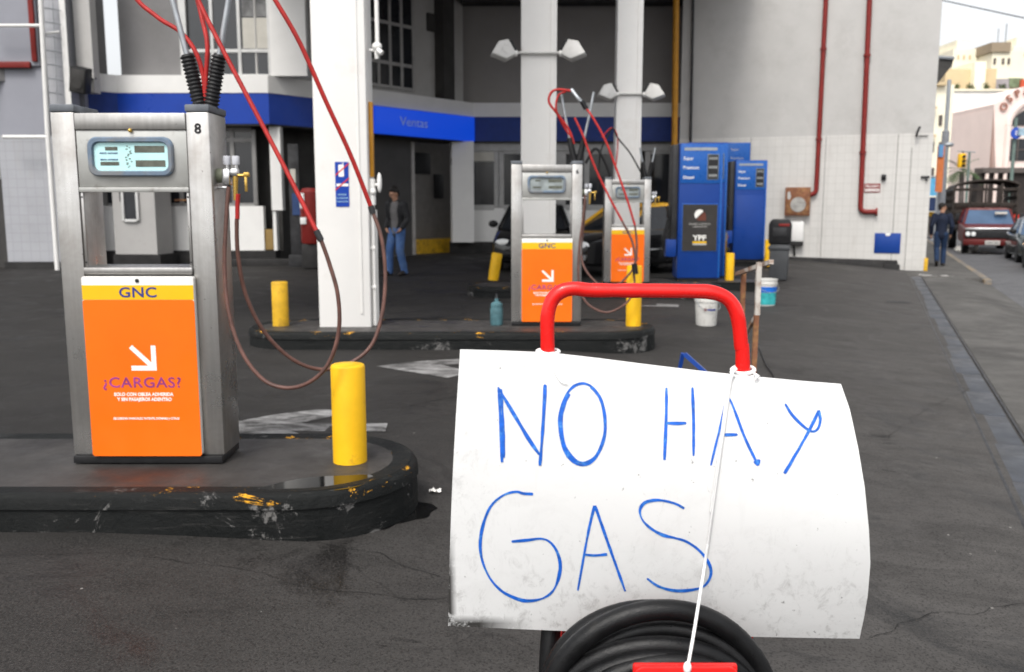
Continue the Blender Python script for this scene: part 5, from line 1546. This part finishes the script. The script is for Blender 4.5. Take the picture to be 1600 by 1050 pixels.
# pink building with the arched gable
Yo = 85
o = fthing('arched_building', 'pale pink building with an arched gable and letters OSPA', 'building', 1600, Yo, BG)
gx = [(1553, 420), (1553, 163), (1566, 156), (1580, 145), (1598, 136), (1618, 132), (1638, 136), (1656, 145), (1670, 156), (1683, 163), (1683, 420)]
mb = MB()
mb.prism([(at(x, y, Yo).x, at(x, y, Yo).z if y != 420 else -.5) for x, y in gx], Yo, Yo + 14); mb.build('front_wall', M_PINK, o)
mb = MB()
A = at(1553, 163, Yo); 
SF = [at(1534, 172, Yo + 7), at(1553, 165, Yo)]
mb.prism([(SF[0].x, Yo + 7), (SF[1].x - .01, Yo), (SF[1].x - .01, Yo + 10)], -.5, SF[1].z - .3, plane='xy')
mb.build('side_wall', M_PINK, o)
kk = Yo / FPX
cx, cz = at(1618, 196, Yo).x, at(1618, 196, Yo).z
mb = MB(); mb.prism([(cx + 37 * kk * math.cos(R(180 * k / 20)), cz + 26 * kk * math.sin(R(180 * k / 20))) for k in range(21)], Yo - .12, Yo - .02); w1 = mb.build('window', M_GLASS, o)
mb = MB(); mb.tube([(cx + 42 * kk * math.cos(R(180 * k / 24)), Yo - .1, cz + 38 * kk * math.sin(R(180 * k / 24))) for k in range(25)] , .28, 6); mb.tube([(cx - 42 * kk, Yo - .1, cz), (cx - 42 * kk, Yo - .1, at(1576, 268, Yo).z)], .28, 6); mb.build('arch_moulding', M_PINK, o)
mb = MB(); a = at(1577, 217, Yo); b = at(1660, 251, Yo); mb.box(a.x, b.x, Yo - .1, Yo - .02, b.z, a.z); w2 = mb.build('window', M_GLASS, o)
mb = MB()
for x in (1577, 1590, 1604, 1618, 1632, 1646): q = at(x, 217, Yo); mb.box(q.x - .06, q.x + .06, Yo - .16, Yo - .1, b.z, a.z)
mb.box(a.x, b.x, Yo - .15, Yo - .1, (a.z + b.z) / 2 - .05, (a.z + b.z) / 2 + .05); mb.build('frame', M_BRNG, w2)
mb = MB()
dirv = (SF[0] - SF[1]); dirv.z = 0
for row, (ya, yb) in enumerate(((177, 205), (223, 250))):
    for k in range(3):
        u = .18 + k * .27
        p0 = Vector((SF[1].x, Yo, 0)) + dirv * u; p1 = Vector((SF[1].x, Yo, 0)) + dirv * (u + .15)
        nrm = Vector((-dirv.y, dirv.x, 0)).normalized()
        if nrm.y > 0: nrm = -nrm
        z0, z1 = at(1545, yb, Yo + 3).z, at(1545, ya, Yo + 3).z
        mb.poly([p0 + nrm * .05 + Vector((0, 0, z0)), p1 + nrm * .05 + Vector((0, 0, z0)), p1 + nrm * .05 + Vector((0, 0, z1)), p0 + nrm * .05 + Vector((0, 0, z1))])
mb.build('side_window', mat('dim pink window', (.30, .17, .15), .5), o)
fbox(1536, 262, 1690, 270, Yo - 1.6, 1.55, M_BRNG, 'canopy', o)
fbox(1529, 271, 1690, 345, Yo - 1.2, 1.1, mat('dark shop front', (.032, .026, .024), .7, var=.6, scale=.7), 'shop_front', o, -.5)
mb = MB()
for x in (1538, 1552, 1566): q = at(x, 300, Yo - 1.2); mb.tube([(q.x, Yo - 1.45, -.4), (q.x, Yo - 1.45, at(x, 271, Yo - 1.45).z)], .16, 8)
mb.build('post', M_PINK, o)
for ch, x, y, an in (('O', 1569, 167, 55), ('S', 1577.5, 154.5, 42), ('P', 1590, 146.5, 26), ('A', 1604, 142, 12)):
    q = at(x, y, Yo - .15)
    text(ch, 15.5 * kk, q, (math.cos(R(an)), 0, math.sin(R(an))), (-math.sin(R(an)), 0, math.cos(R(an))), mat('brown letters', (.30, .13, .09), .6), o, bold=.02, ext=.05)
o = fthing('white_building', 'blank white side wall with a rooftop parapet left of the pink building', 'building', 1515, 112, BG)
fbox(1484, 141, 1640, 300, 112, 12, M_WHITEB, 'wall', o, -.5)
fbox(1483, 139, 1641, 142, 111.8, 12.4, M_CREAM, 'parapet', o)
fbox(1520, 174, 1531, 178, 111, .8, M_BRNG, 'wall_lamp', o)
o = fthing('tan_building', 'ochre tan building with terraces above the white wall', 'building', 1540, 128, BG)
fbox(1478, 108, 1525, 200, 128, 14, M_TANB, 'wall', o, -.5)
fbox(1524, 96, 1534, 200, 127, 14, M_CREAM, 'wall', o, -.5)
fbox(1535, 107, 1551, 200, 127.6, 14, M_TANB, 'wall', o, -.5)
fbox(1552, 111, 1700, 200, 130, 12, M_CREAM, 'wall', o, -.5)
fbox(1552, 123, 1576, 140, 129.6, .35, mat('grey terrace', (.36, .33, .34), .8, var=.2, scale=.6), 'terrace', o)
fbox(1577, 122, 1598, 136, 129.6, .35, mat('green awning', (.16, .20, .12), .8, var=.4, scale=.9), 'awning', o)
fbox(1596, 124, 1612, 137, 129.2, .35, mat('red awning', (.55, .10, .05), .8), 'awning', o)
mb = MB()
rr = random.Random(5)
for px_, w_ in ((1516, 8), (1495, 6), (1566, 9), (1541, 5)):
    for k in range(120):
        q = at(px_ + rr.gauss(0, w_ * .4), 138 - abs(rr.gauss(0, 3.2)), 126.5 + rr.uniform(-.4, .4))
        d1 = Vector((rr.uniform(-1, 1), rr.uniform(-1, 1), rr.uniform(-1, 1))) * .22; d2 = Vector((rr.uniform(-1, 1), rr.uniform(-1, 1), rr.uniform(-1, 1))) * .22
        mb.poly([q, q + d1, q + d2])
tag(mb.build('terrace_plants', mat('terrace foliage', (.07, .10, .04), .8, var=.4), recalc=False), 'low green plants along the parapet of the white wall', 'plants', kind='stuff')
o = fthing('tower_block', 'pale yellow tower block with a brown roof band', 'building', 1563, 165, BG)
fbox(1551, 80, 1580, 330, 165, 12, M_CREAM, 'wall', o, -.5)
fbox(1550, 66, 1579, 81, 164.6, 12.6, mat('brown roof band', (.30, .24, .17), .8), 'roof_band', o)
mb = MB()
for x in (1553, 1566, 1575):
    a = at(x, 91, 164.9); b = at(x + 2.6, 100, 164.9); mb.box(a.x, b.x, 164.8, 165.02, b.z, a.z)
mb.build('window', M_BRNG, o)
mb = MB(); q = at(1571, 66, 168); mb.tube([q, q + Vector((0, 0, 3.2))], .12, 6); q = at(1559, 66, 168); mb.tube([q, q + Vector((0, 0, 2.4))], .1, 6); mb.build('mast', M_GALV, o)
for i, (x0, y0, x1, Y, lb_) in enumerate(((1490, 62, 1527, 170, 'pale far building with a stepped roof, left of the brown topped tower'), (1583, 58, 1630, 175, 'pale far building at the right picture edge behind the terraces'))):
    o = fthing('far_building', lb_, 'building', (x0 + x1) / 2, Y, BG)
    fbox(x0, y0 + 14, x1, 330, Y, 12, M_CREAM, 'wall', o, -.5)
    fbox(x0 + 6, y0, x1 - 10, y0 + 14.1, Y + 1, 9, M_CREAM, 'roof_house', o)
    mb = MB()
    for k in range(3):
        a = at(x0 + 6 + k * 9, y0 + 24, Y - .1); b = at(x0 + 9 + k * 9, y0 + 31, Y - .1); mb.box(a.x, b.x, Y - .1, Y + .02, b.z, a.z)
    mb.build('window', M_TANB, o)
# warm house and awning just beyond the tiled wall
o = fthing('warm_building', 'narrow warm cream building just past the tiled wall corner', 'building', 1474, 74, BG)
fbox(1440, 132, 1478, 330, 74, 9, M_CREAM, 'wall', o, -.5)
fbox(1440, 128, 1480, 133, 73.6, 9.8, M_TANB, 'cornice', o)
fbox(1440, 166, 1464.5, 170, 73.5, .45, M_TANB, 'ledge', o); fbox(1440, 210, 1463, 214, 73.5, .45, M_TANB, 'ledge', o)
mb = MB()
for y in (180, 222, 262):
    for x in (1455, 1468): a = at(x, y, 73.9); b = at(x + 4, y + 16, 73.9); mb.box(a.x, b.x, 73.9, 74.05, b.z, a.z)
mb.build('window', M_BRNG, o)
o = fthing('awning', 'dark sloping awning projecting past the tiled wall corner', 'awning', 1478, 40)
a, b, c_ = at(1462, 90, 40), at(1490, 93, 40), at(1464, 132, 40)
mb = MB(); mb.prism([(a.x - 1, a.z), (b.x, b.z), (b.x - .05, b.z - .25), (c_.x, c_.z), (a.x - 1, c_.z)], 40, 43); mb.build('canopy', M_DARKIN, o)
mb = MB(); mb.tube([a + Vector((-1, -.03, .06)), b + Vector((0, -.03, .05))], .07, 6); mb.tube([(a.x - .6, 41, a.z), (a.x - .6, 41, -.3)], .06, 8); mb.build('frame', M_GALV, o)
# street poles and signs
def pole(px, py, Y, r, label, cat='pole', m=None, base=-.42):
    q = at(px, py, Y)
    o = empty('street_pole', (q.x, Y, base), 0, label, cat, world=True)
    mb = MB(); mb.tube([(q.x, Y, base), (q.x, Y, q.z)], [r * 1.25, r]); mb.lathe([(r * 2.4, base), (r * 2.4, base + .2), (r * 1.4, base + .3)], (q.x, Y, 0), cap0=False, cap1=False); mb.build('shaft', m or mat('green grey pole paint', (.14, .19, .17), .5), o)
    return o, q
o, q = pole(1588, 184, 46, .075, 'green pole with a round blue sign at the right picture edge')
s_ = at(1588, 208, 45.8); mb = MB(); mb.lathe([(0, -.03), (.28, -.03), (.28, .02), (0, .02)], s_, M=Matrix.Rotation(R(90), 4, 'X')); bs = mb.build('round_sign', mat('blue sign', (.03, .08, .42), .4), o)
text('E', .32, s_ + Vector((0, -.035, 0)), (1, 0, 0), (0, 0, 1), M_WINK, bs)
mb = MB(); a = at(1592, 200, 45.7); b = at(1612, 212, 45.7); mb.box(a.x, b.x, 45.68, 45.72, b.z, a.z); mb.build('street_plate', M_PHOTOB, o)
o, q = pole(1515, 238, 58, .07, 'slim green pole with a crossarm above the stake truck')
mb = MB(); a = at(1496, 236, 58); b = at(1524, 238, 58); mb.tube([a, b], .035, 6); mb.build('crossarm', M_GALV, o)
o, q = pole(1478, 205, 44, .16, 'thick grey lamp pole beside the tiled wall corner', m=mat('grey pole', (.22, .23, .25), .6))
mb = MB(); mb.tube([q, q + Vector((0, 0, 2.4))], .09); mb.sphere(at(1483, 226, 43.9), .14, sc=(1.6, 1, .8)); mb.build('lamp_arm', M_GALV, o)
mb = MB(); a = at(1466, 228, 43.6); b = at(1471.5, 300, 43.6); mb.box(a.x, b.x, 43.58, 43.64, b.z, a.z); mb.build('banner', mat('orange banner', (.60, .18, .06), .7), o)
mb = MB(); a = at(1467, 226, 43.55); b = at(1473, 245, 43.55); mb.box(a.x, b.x, 43.5, 43.56, b.z, a.z); mb.build('blue_panel', mat('pale blue panel', (.12, .28, .50), .6), o)
q = at(1503, 236, 58)
o = empty('traffic_light', (q.x, 58, q.z - .5), 0, 'yellow traffic light hanging over the street', 'traffic light', world=True)
mb = MB(); a = at(1498.5, 240, 57.8); b = at(1506.5, 262, 57.8); mb.box(a.x, b.x, 57.6, 58.0, b.z, a.z, .05); hz = mb.build('housing', M_BOLL, o)
mb = MB(); mb.tube([(q.x, 57.8, a.z), at(1504, 236.5, 57.9)], .04, 6)
for k in range(3): mb.lathe([(0, 0), (.09, .0), (.1, .1)], ((a.x + b.x) / 2, 57.58, a.z - .2 - k * .28), M=Matrix.Rotation(R(90), 4, 'X'), cap1=False, n=12)
mb.build('hood', M_DKMET, o)
# blue kiosk and banner by the corner
o = fthing('kiosk', 'dark blue and ochre kiosk on the pavement beyond the walking person', 'kiosk', 1462, 52)
fbox(1440, 308, 1476, 330, 52, 2.2, mat('dark blue canvas', (.02, .035, .09), .8), 'canopy', o)
fbox(1440, 331, 1473, 338, 52.3, 1.8, M_BOLD, 'counter', o); fbox(1440, 338.1, 1471, 365, 52.4, 1.6, M_BRNG, 'base', o, -.29)
o = fthing('hanging_banner', 'light blue banner hanging beside the tiled wall corner', 'banner', 1457, 50)
fbox(1440, 278, 1464, 306, 50, .06, mat('light blue canvas', (.10, .34, .55), .7, var=.2), 'cloth', o)
mb = MB(); a = at(1440, 276, 50); b = at(1466, 276, 50); mb.tube([a, b], .05, 6); mb.tube([b, (b.x, 50, -.3)], .05, 6); mb.build('frame', M_GALV, o)
# palm
q = at(1503, 268, 66)
o = empty('palm_tree', (q.x, 66, -.42), 0, 'small palm tree showing above the stake truck', 'tree', world=True)
mb = MB(); mb.tube([(q.x + .2, 66, -.42), (q.x + .1, 66, 1.5), (q.x, 66, q.z)], [.24, .18, .15], 10); mb.build('trunk', M_BRNG, o)
mb = MB()
rr = random.Random(9)
for k in range(26):
    az = rr.uniform(0, 6.28); el = rr.uniform(.1, 1.2); ln = rr.uniform(1.4, 2.1)
    P = [Vector((q.x, 66, q.z))]
    dv = Vector((math.cos(az) * math.cos(el), math.sin(az) * math.cos(el), math.sin(el)))
    for j in range(9):
        dv = (dv + Vector((0, 0, -.16))).normalized()
        P.append(P[-1] + dv * ln / 9)
    for j in range(1, 10):
        d_ = (P[j] - P[j - 1]).normalized(); sd_ = d_.cross(Vector((0, 0, 1))).normalized()
        for s in (-1, 1):
            L_ = .42 * math.sin(math.pi * (j + .5) / 11) + .08
            tip = P[j] + (sd_ * s * .8 + d_ * .5 + Vector((0, 0, -.25))) * L_
            mb.poly([P[j] - d_ * .04, P[j] + d_ * .04, tip])
mb.build('crown', mat('palm green', (.05, .085, .03), .6, var=.4), o, recalc=False)
# overhead wire
mb = MB(); mb.tube([at(1440, -4, 40), at(1474, 1, 40), at(1535, 14, 38), at(1600, 28, 36), at(1680, 44, 34)], .022, 6, smooth=5)
tag(mb.build('overhead_wire', M_BLACK), 'black overhead wire crossing the bright sky', 'wire')

# ------------------------------------------------------------------ red extinguisher trolley in the foreground
YH = 1.60
g = gz(.23, 1.6)
tr = empty('extinguisher_trolley', (.23, 1.62, g), 0, 'red wheeled extinguisher trolley with tube handle and coiled black hose', 'trolley', world=True)
hl = [at(864, 1000, YH), at(856, 560, YH), at(855, 510, YH), at(857, 486, YH), at(864, 467, YH), at(878, 455, YH), at(898, 451, YH), at(925, 453.5, YH), at(1000, 454, YH), at(1085, 455, YH), at(1113, 457, YH), at(1134, 465, YH), at(1147, 480, YH), at(1154, 502, YH), at(1158, 540, YH), at(1161, 590, YH), at(1166, 1000, YH)]
hl = [Vector((hl[0].x + .02, YH + .03, g + .12))] + hl + [Vector((hl[-1].x - .02, YH + .03, g + .12))]
pts = catmull(hl, 8)
mb = MB()
rad = []
for p in pts:
    rad.append(.0129 + .0009 * mnoise.noise(p * 30))
mb.tube(pts, rad, 20)
mb.build('handle', M_RED, tr)
cyc = at(1022, 1000, YH)
cx = cyc.x; cyl_y = YH + .20
mb = MB(); mb.lathe([(.02, g + .10), (.12, g + .115), (.165, g + .17), (.172, g + .22), (.172, .44), (.165, .50), (.13, .555), (.06, .59), (.03, .60), (.03, .64), (0, .64)], (cx, cyl_y, 0), n=40); mb.build('cylinder', M_RED, tr)
mb = MB(); mb.cyl((cx, cyl_y, .64), (cx, cyl_y, .69), .022); mb.cyl((cx - .06, cyl_y, .67), (cx + .06, cyl_y, .67), .012); mb.build('valve', M_BRASS, tr)
mb = MB(); mb.box(cx - .175, cx + .18, YH + .002, YH + .014, g + .2, .60, .006); mb.build('back_plate', M_RED, tr)
mb = MB(); mb.tube([(cx - .24, cyl_y, g + .13), (cx + .24, cyl_y, g + .13)], .014); mb.build('axle', M_DKMET, tr)
for s in (-1, 1):
    mb = MB(); mb.lathe([(.075, -.03), (.118, -.03), (.13, -.015), (.13, .015), (.118, .03), (.075, .03)], M=Matrix.Translation((cx + s * .25, cyl_y, g + .13)) @ Matrix.Rotation(R(90), 4, 'Y')); wh = mb.build('wheel', M_BLACK, tr)
    mb = MB(); mb.lathe([(0, -.03), (.03, -.035), (.074, -.015), (.074, .015), (.03, .035), (0, .03)], M=Matrix.Translation((cx + s * .25, cyl_y, g + .13)) @ Matrix.Rotation(R(90), 4, 'Y')); mb.build('rim', M_RED, wh)
mb = MB(); mb.tube([(cx - .1, YH - .02, g + .14), (cx - .1, YH - .02, g + .015), (cx + .1, YH - .02, g + .015), (cx + .1, YH - .02, g + .14)], .012); mb.build('foot', M_RED, tr)
# coiled hose in front of the plate
hcx, hcz = at(1030, 1131, 1.42).x, at(1030, 1131, 1.42).z
mb = MB()
def loop(rx, rz, y, dx=0, dz=0, ph=0.0, r=.0185):
    P = []
    for k in range(64):
        a = 2 * math.pi * k / 64
        P.append((hcx + dx + rx * math.cos(a), y + .008 * math.sin(a * 2 + ph), hcz + dz + rz * math.sin(a)))
    mb.tube(P, r, 14, closed=True)
loop(.196, .200, 1.435, .0, .0, .3, .0175)
rl = random.Random(4)
for k, (dr, zt_, y_) in enumerate(((.186, .180, 1.490), (.180, .166, 1.468), (.176, .158, 1.446), (.180, .150, 1.424), (.170, .142, 1.402), (.174, .136, 1.380), (.166, .124, 1.352))):
    loop(dr, zt_, y_, rl.uniform(-.009, .009), -.002 * k + rl.uniform(-.004, .004), rl.uniform(0, 6), .0168)
mb.build('coiled_hose', M_RUB, tr)
mb = MB(); P = [at(866, 940, 1.60), at(861, 985, 1.58), at(857, 1060, 1.56), at(860, 1160, 1.53), at(900, 1240, 1.5)]; mb.tube(P, .0185, 14, smooth=6); mb.build('hose_tail', M_RUB, tr)
a = at(990, 1042, 1.33); b = at(1154, 1040, 1.33)
mb = MB(); mb.prism(rrect(a.x, b.x, a.z - .24, a.z + .002, .018, 6), 1.325, 1.332, bev=.002)
mb.box(a.x + .0, b.x, 1.3325, 1.345, a.z - .03, a.z + .001, .004); mb.build('hose_rack', M_RED, tr)
mb = MB(); mb.cyl((hcx, 1.34, hcz), (hcx, YH, hcz), .085); mb.build('hose_drum', M_RED, tr)

# ------------------------------------------------------------------ the hand written placard
def lerp(a, b, t): return a + (b - a) * t
TOPL = [(719, 546), (790, 548), (860, 551), (930, 559), (1000, 568), (1090, 579), (1175, 588), (1250, 595), (1314, 600)]
def poly_at(P, u):
    x = lerp(P[0][0], P[-1][0], u)
    for (x0, y0), (x1, y1) in zip(P, P[1:]):
        if x <= x1 + 1e-6: return x, lerp(y0, y1, (x - x0) / (x1 - x0))
    return P[-1]
RGT = [(1314, 600), (1328, 640), (1341, 700), (1351, 760), (1358, 830), (1360, 880), (1356, 930), (1350, 965), (1343, 998)]
def rgt(v):
    y = lerp(600, 998, v)
    for (x0, y0), (x1, y1) in zip(RGT, RGT[1:]):
        if y <= y1 + 1e-6: return lerp(x0, x1, (y - y0) / (y1 - y0)), y
    return RGT[-1]
def lft(v): return lerp(719, 700, v) - 3 * math.sin(math.pi * v), lerp(546, 978, v)
def btm(u): return lerp(700, 1343, u), lerp(978, 998, u) + 3 * math.sin(math.pi * u)
def uvpx(u, v):
    T, B, L_, R_ = poly_at(TOPL, u), btm(u), lft(v), rgt(v)
    o = []
    for i in (0, 1):
        c = (1 - v) * T[i] + v * B[i] + (1 - u) * L_[i] + u * R_[i]
        c -= (1 - u) * (1 - v) * (719, 546)[i] + u * (1 - v) * (1314, 600)[i] + (1 - u) * v * (700, 978)[i] + u * v * (1343, 998)[i]
        o.append(c)
    return o
def depth(u, v):
    # tied at the top to the handle, bellied towards the viewer, the right flank curling back at its top
    return 1.566 - .062 * math.sin(math.pi * min(1, v * .98)) ** .85 * (.4 + .75 * u) + .045 * max(0, u - .55) ** 1.4 * (1 - v) * 2.2 - .012 * v
def sheet_pt(u, v): 
    x, y = uvpx(u, v)
    return at(x, y, depth(u, v))
def inv(px, py):
    u, v = (px - 710) / 630, (py - 570) / 410
    for _ in range(12):
        x, y = uvpx(u, v)
        u += (px - x) / 630; v += (py - y) / 415
    return u, v
def placard_mat():
    m, nt, b = new_mat('grubby white sheet')
    v = coords(nt)
    sm = noise(nt, coords(nt, (1, 1, 1.6)), 6, 8, 0.72, 0.4)
    c = mixc(nt, ramp(nt, sm, 0.50, 0.80, 0, 0.35), (0.66, 0.66, 0.655), (0.45, 0.44, 0.43))
    # thumb marks and soot gather low on the sheet where it rubs on the hose
    sep = nt.nodes.new('ShaderNodeSeparateXYZ'); nt.links.new(v, sep.inputs[0])
    low = ramp(nt, sep.outputs['Z'], 0.62, 0.86, 1, 0)
    left = ramp(nt, sep.outputs['X'], -0.12, 0.03, 1, 0)
    soot = noise(nt, coords(nt, (1, 1, .7)), 42, 12, 0.82, 0.6)
    k = math_(nt, 'MULTIPLY', ramp(nt, soot, 0.52, 0.66), math_(nt, 'MAXIMUM', low, math_(nt, 'MULTIPLY', left, 0.7)))
    c = mixc(nt, math_(nt, 'MULTIPLY', k, 0.6), c, (0.20, 0.19, 0.18))
    cor = math_(nt, 'MAXIMUM', math_(nt, 'MULTIPLY', ramp(nt, sep.outputs['X'], -0.112, -0.100, 1, 0), ramp(nt, sep.outputs['Z'], 0.72, 0.82, 1, 0)), math_(nt, 'MULTIPLY', ramp(nt, sep.outputs['Z'], 0.625, 0.642, 1, 0), ramp(nt, sep.outputs['X'], -0.06, 0.04, 1, 0)))
    edge = noise(nt, v, 30, 7, 0.75)
    c = mixc(nt, math_(nt, 'MULTIPLY', cor, ramp(nt, edge, 0.36, 0.48)), c, (0.04, 0.038, 0.036))
    sp = noise(nt, v, 75, 3, 0.6)
    c = mixc(nt, ramp(nt, sp, 0.70, 0.73, 0, 0.7), c, (0.14, 0.13, 0.13))
    scr = noise(nt, coords(nt, (1, 1, .45)), 34, 12, 0.85, 1.2)
    c = mixc(nt, math_(nt, 'MULTIPLY', ramp(nt, scr, 0.60, 0.66), ramp(nt, sm, 0.42, 0.55, 0, .55)), c, (0.22, 0.21, 0.205))
    wv = noise(nt, coords(nt, (1, 1, 0.15)), 26, 5, 0.7)
    c = mixc(nt, ramp(nt, wv, 0.6, 0.8, 0, 0.22), c, (0.45, 0.44, 0.43))
    nt.links.new(c, b.inputs['Base Color'])
    b.inputs['Roughness'].default_value = 0.42
    b.inputs['Specular IOR Level'].default_value = 0.35
    bump(nt, b, noise(nt, v, 9, 4), 0.12, 0.006)
    return m
plc = empty('placard', sheet_pt(.5, 1.0), 0, 'curled white sheet with NO HAY GAS handwritten in blue marker', 'sign', world=True)
mb = MB()
NU, NV = 64, 44
gf = [[mb.bm.verts.new(sheet_pt(i / NU, j / NV)) for i in range(NU + 1)] for j in range(NV + 1)]
gb = [[mb.bm.verts.new(v.co + Vector((0, .0022, 0))) for v in row] for row in gf]
for j in range(NV):
    for i in range(NU):
        mb.bm.faces.new((gf[j][i], gf[j][i + 1], gf[j + 1][i + 1], gf[j + 1][i]))
        mb.bm.faces.new((gb[j][i], gb[j + 1][i], gb[j + 1][i + 1], gb[j][i + 1]))
for i in range(NU):
    mb.bm.faces.new((gf[0][i], gb[0][i], gb[0][i + 1], gf[0][i + 1])); mb.bm.faces.new((gf[NV][i], gf[NV][i + 1], gb[NV][i + 1], gb[NV][i]))
for j in range(NV):
    mb.bm.faces.new((gf[j][0], gf[j + 1][0], gb[j + 1][0], gb[j][0])); mb.bm.faces.new((gf[j][NU], gb[j][NU], gb[j + 1][NU], gf[j + 1][NU]))
sh = mb.build('sheet', placard_mat(), plc)
M_MARK = mat('blue marker ink', (0.010, 0.105, 0.50), 0.45, var=0.3, scale=60, dirt=(.07, .26, .62), dscale=85, dlo=.52, dhi=.66)
def G(pts, ox, oy, k=2.222): return [(ox + x / k, oy + y / k) for x, y in pts]
T1 = lambda p: G(p, 680, 400)
T2 = lambda p: G(p, 680, 700)
ell = lambda cx, cy, rx, ry, a0, a1, n=26: [(cx + rx * math.cos(R(a0 + (a1 - a0) * k / n)), cy + ry * math.sin(R(a0 + (a1 - a0) * k / n))) for k in range(n + 1)]
LET = [
    ('letter_n', [T1([(219, 455), (226, 560), (232, 716)]), T1([(229, 462), (236, 590), (237, 700)]), T1([(218, 456), (260, 525), (330, 645), (362, 690)]), T1([(222, 460), (268, 545), (358, 684)]), T1([(381, 446), (376, 560), (364, 728)]), T1([(384, 448), (372, 620), (362, 726)])]),
    ('letter_o', [T1(ell(511, 584, 80, 142, -100, 262)), T1(ell(514, 582, 76, 136, -70, 230)), T1([(452, 500), (436, 570), (440, 640), (462, 700)])]),
    ('letter_h', [T1([(803, 457), (802, 560), (796, 708)]), T1([(893, 456), (897, 570), (897, 694)]), T1([(805, 580), (840, 581), (872, 580)])]),
    ('letter_a', [T1([(1014, 486), (990, 590), (957, 727)]), T1([(1010, 485), (1030, 512), (1075, 630), (1122, 728)]), T1([(988, 621), (1050, 620)]), T1([(1107, 712), (1120, 722), (1124, 706)])]),
    ('letter_y', [T1([(1215, 513), (1240, 552), (1280, 592), (1308, 609), (1328, 600), (1337, 570), (1332, 535)]), T1([(1332, 536), (1310, 585), (1262, 670), (1212, 755)]), T1([(1330, 540), (1296, 610), (1240, 710), (1213, 754)])]),
    ('letter_g', [T2([(340, 160), (306, 158), (280, 152), (235, 165), (190, 207), (162, 285), (158, 365), (183, 440), (225, 492), (275, 520), (322, 531), (378, 520), (415, 486), (434, 420), (426, 368), (402, 330), (370, 315), (320, 320), (265, 325)])]),
    ('letter_a', [T2([(553, 200), (530, 300), (495, 495)]), T2([(555, 200), (600, 330), (660, 498)]), T2([(517, 370), (555, 373), (597, 369)])]),
    ('letter_s', [T2([(865, 210), (830, 192), (775, 181), (730, 189), (711, 215), (720, 250), (750, 280), (790, 302), (830, 312), (872, 325), (918, 357), (950, 400), (957, 440), (935, 478), (890, 493), (830, 495), (775, 480), (735, 453)])]),
]
rr = random.Random(11)
for nm, strokes in LET:
    mb = MB()
    for si, S in enumerate(strokes):
        S = [Vector((x, y, 0)) for x, y in S]
        Q = catmull(S, 9)
        prev = None
        wd = rr.uniform(1.75, 2.1) if nm in ('letter_g', 'letter_s') else rr.uniform(1.95, 2.35)
        ph = rr.uniform(0, 9)
        for k, p in enumerate(Q):
            a = Q[max(0, k - 1)]; b = Q[min(len(Q) - 1, k + 1)]
            d = (b - a).normalized(); n_ = Vector((-d.y, d.x, 0))
            ww = wd * (1 + .18 * math.sin(k * .17 + ph) + .35 * mnoise.noise(p * .055 + Vector((ph, 0, 0)))) * (.75 if k in (0, len(Q) - 1) else 1)
            row = []
            for s in (-1, 1):
                q = p + n_ * ww * s
                u, v = inv(q.x, q.y)
                sp = sheet_pt(u, v)
                row.append(mb.bm.verts.new(sp + (CO - sp).normalized() * (.0011 + .00012 * si)))
            if prev: mb.bm.faces.new((prev[0], prev[1], row[1], row[0]))
            prev = row
    o = mb.build(nm, M_MARK, plc, recalc=False)
# white ties and the string that holds it all down
M_STR = mat('white string', (.80, .80, .79), .6, var=.08, scale=80)
M_TIE = mat('translucent white strap', (.60, .60, .595), .4, var=.06)
def sp(px, py, lift=.004):
    u, v = inv(px, py); q = sheet_pt(u, v); return q + (CO - q).normalized() * lift
ss = empty('string', at(1075, 1045, 1.32), 0, 'white string tied from the right handle post down over the placard', 'string', world=True)
mb = MB(); rgp = [at(1161 + 17.5 * math.cos(R(a)), 578 + 6 * math.sin(R(a)), YH - .02 * math.sin(R(a))) for a in range(0, 360, 15)]
mb.tube(rgp, .0038, 8, closed=True); rgp = [at(1161.5 + 18 * math.cos(R(a)), 586 + 5 * math.sin(R(a)), YH - .025 * math.sin(R(a))) for a in range(0, 360, 15)]
mb.tube(rgp, .0034, 8, closed=True); mb.tube([at(1146, 589, 1.57), at(1143, 582, 1.572), at(1150, 575, 1.575)], .004, 8); mb.tube([at(1178, 584, 1.575), at(1185, 588, 1.57), at(1180, 592, 1.565)], .003, 8)
mb.build('knot', M_STR, ss)
mb = MB(); mb.tube([at(1145, 586, 1.565), sp(1141, 600), sp(1134, 650), sp(1124, 720), sp(1113, 800), sp(1106, 850)], [.0026, .0026, .0025, .0024, .0023, .0023], 8, smooth=6)
mb.tube([at(1141, 588, 1.566), sp(1137, 602), sp(1130, 655), sp(1120, 730), sp(1110, 800)], .0018, 6, smooth=5)
mb.build('strap', M_TIE, ss)
mb = MB(); mb.tube([sp(1106, 850), sp(1100, 890, .012), at(1092, 940, 1.41), at(1084, 990, 1.36), at(1075, 1040, 1.322)], .0026, 8, smooth=6)
mb.sphere(at(1074, 1043, 1.322), .0065, sc=(1, .7, 1.6)); mb.build('cord', M_STR, ss)
ts = empty('cable_tie', at(856, 550, 1.58), 0, 'white tie fixing the placard to the left handle post', 'tie', world=True)
mb = MB(); mb.tube([at(856 + 17 * math.cos(R(a)), 549 + 4 * math.sin(R(a)), YH - .022 * math.sin(R(a))) for a in range(0, 360, 15)], .003, 8, closed=True)
mb.tube([at(842, 547, 1.58), at(850, 552, 1.57), at(868, 553, 1.57), at(874, 549, 1.58)], .003, 8, smooth=4)
mb.tube([at(853, 551, 1.565), sp(860, 566), sp(868, 584), sp(877, 597), sp(888, 600)], .0012, 6, smooth=5)
mb.build('strap', M_STR, ts)
for o in bpy.data.objects:
    if '_w' in o: del o['_w']
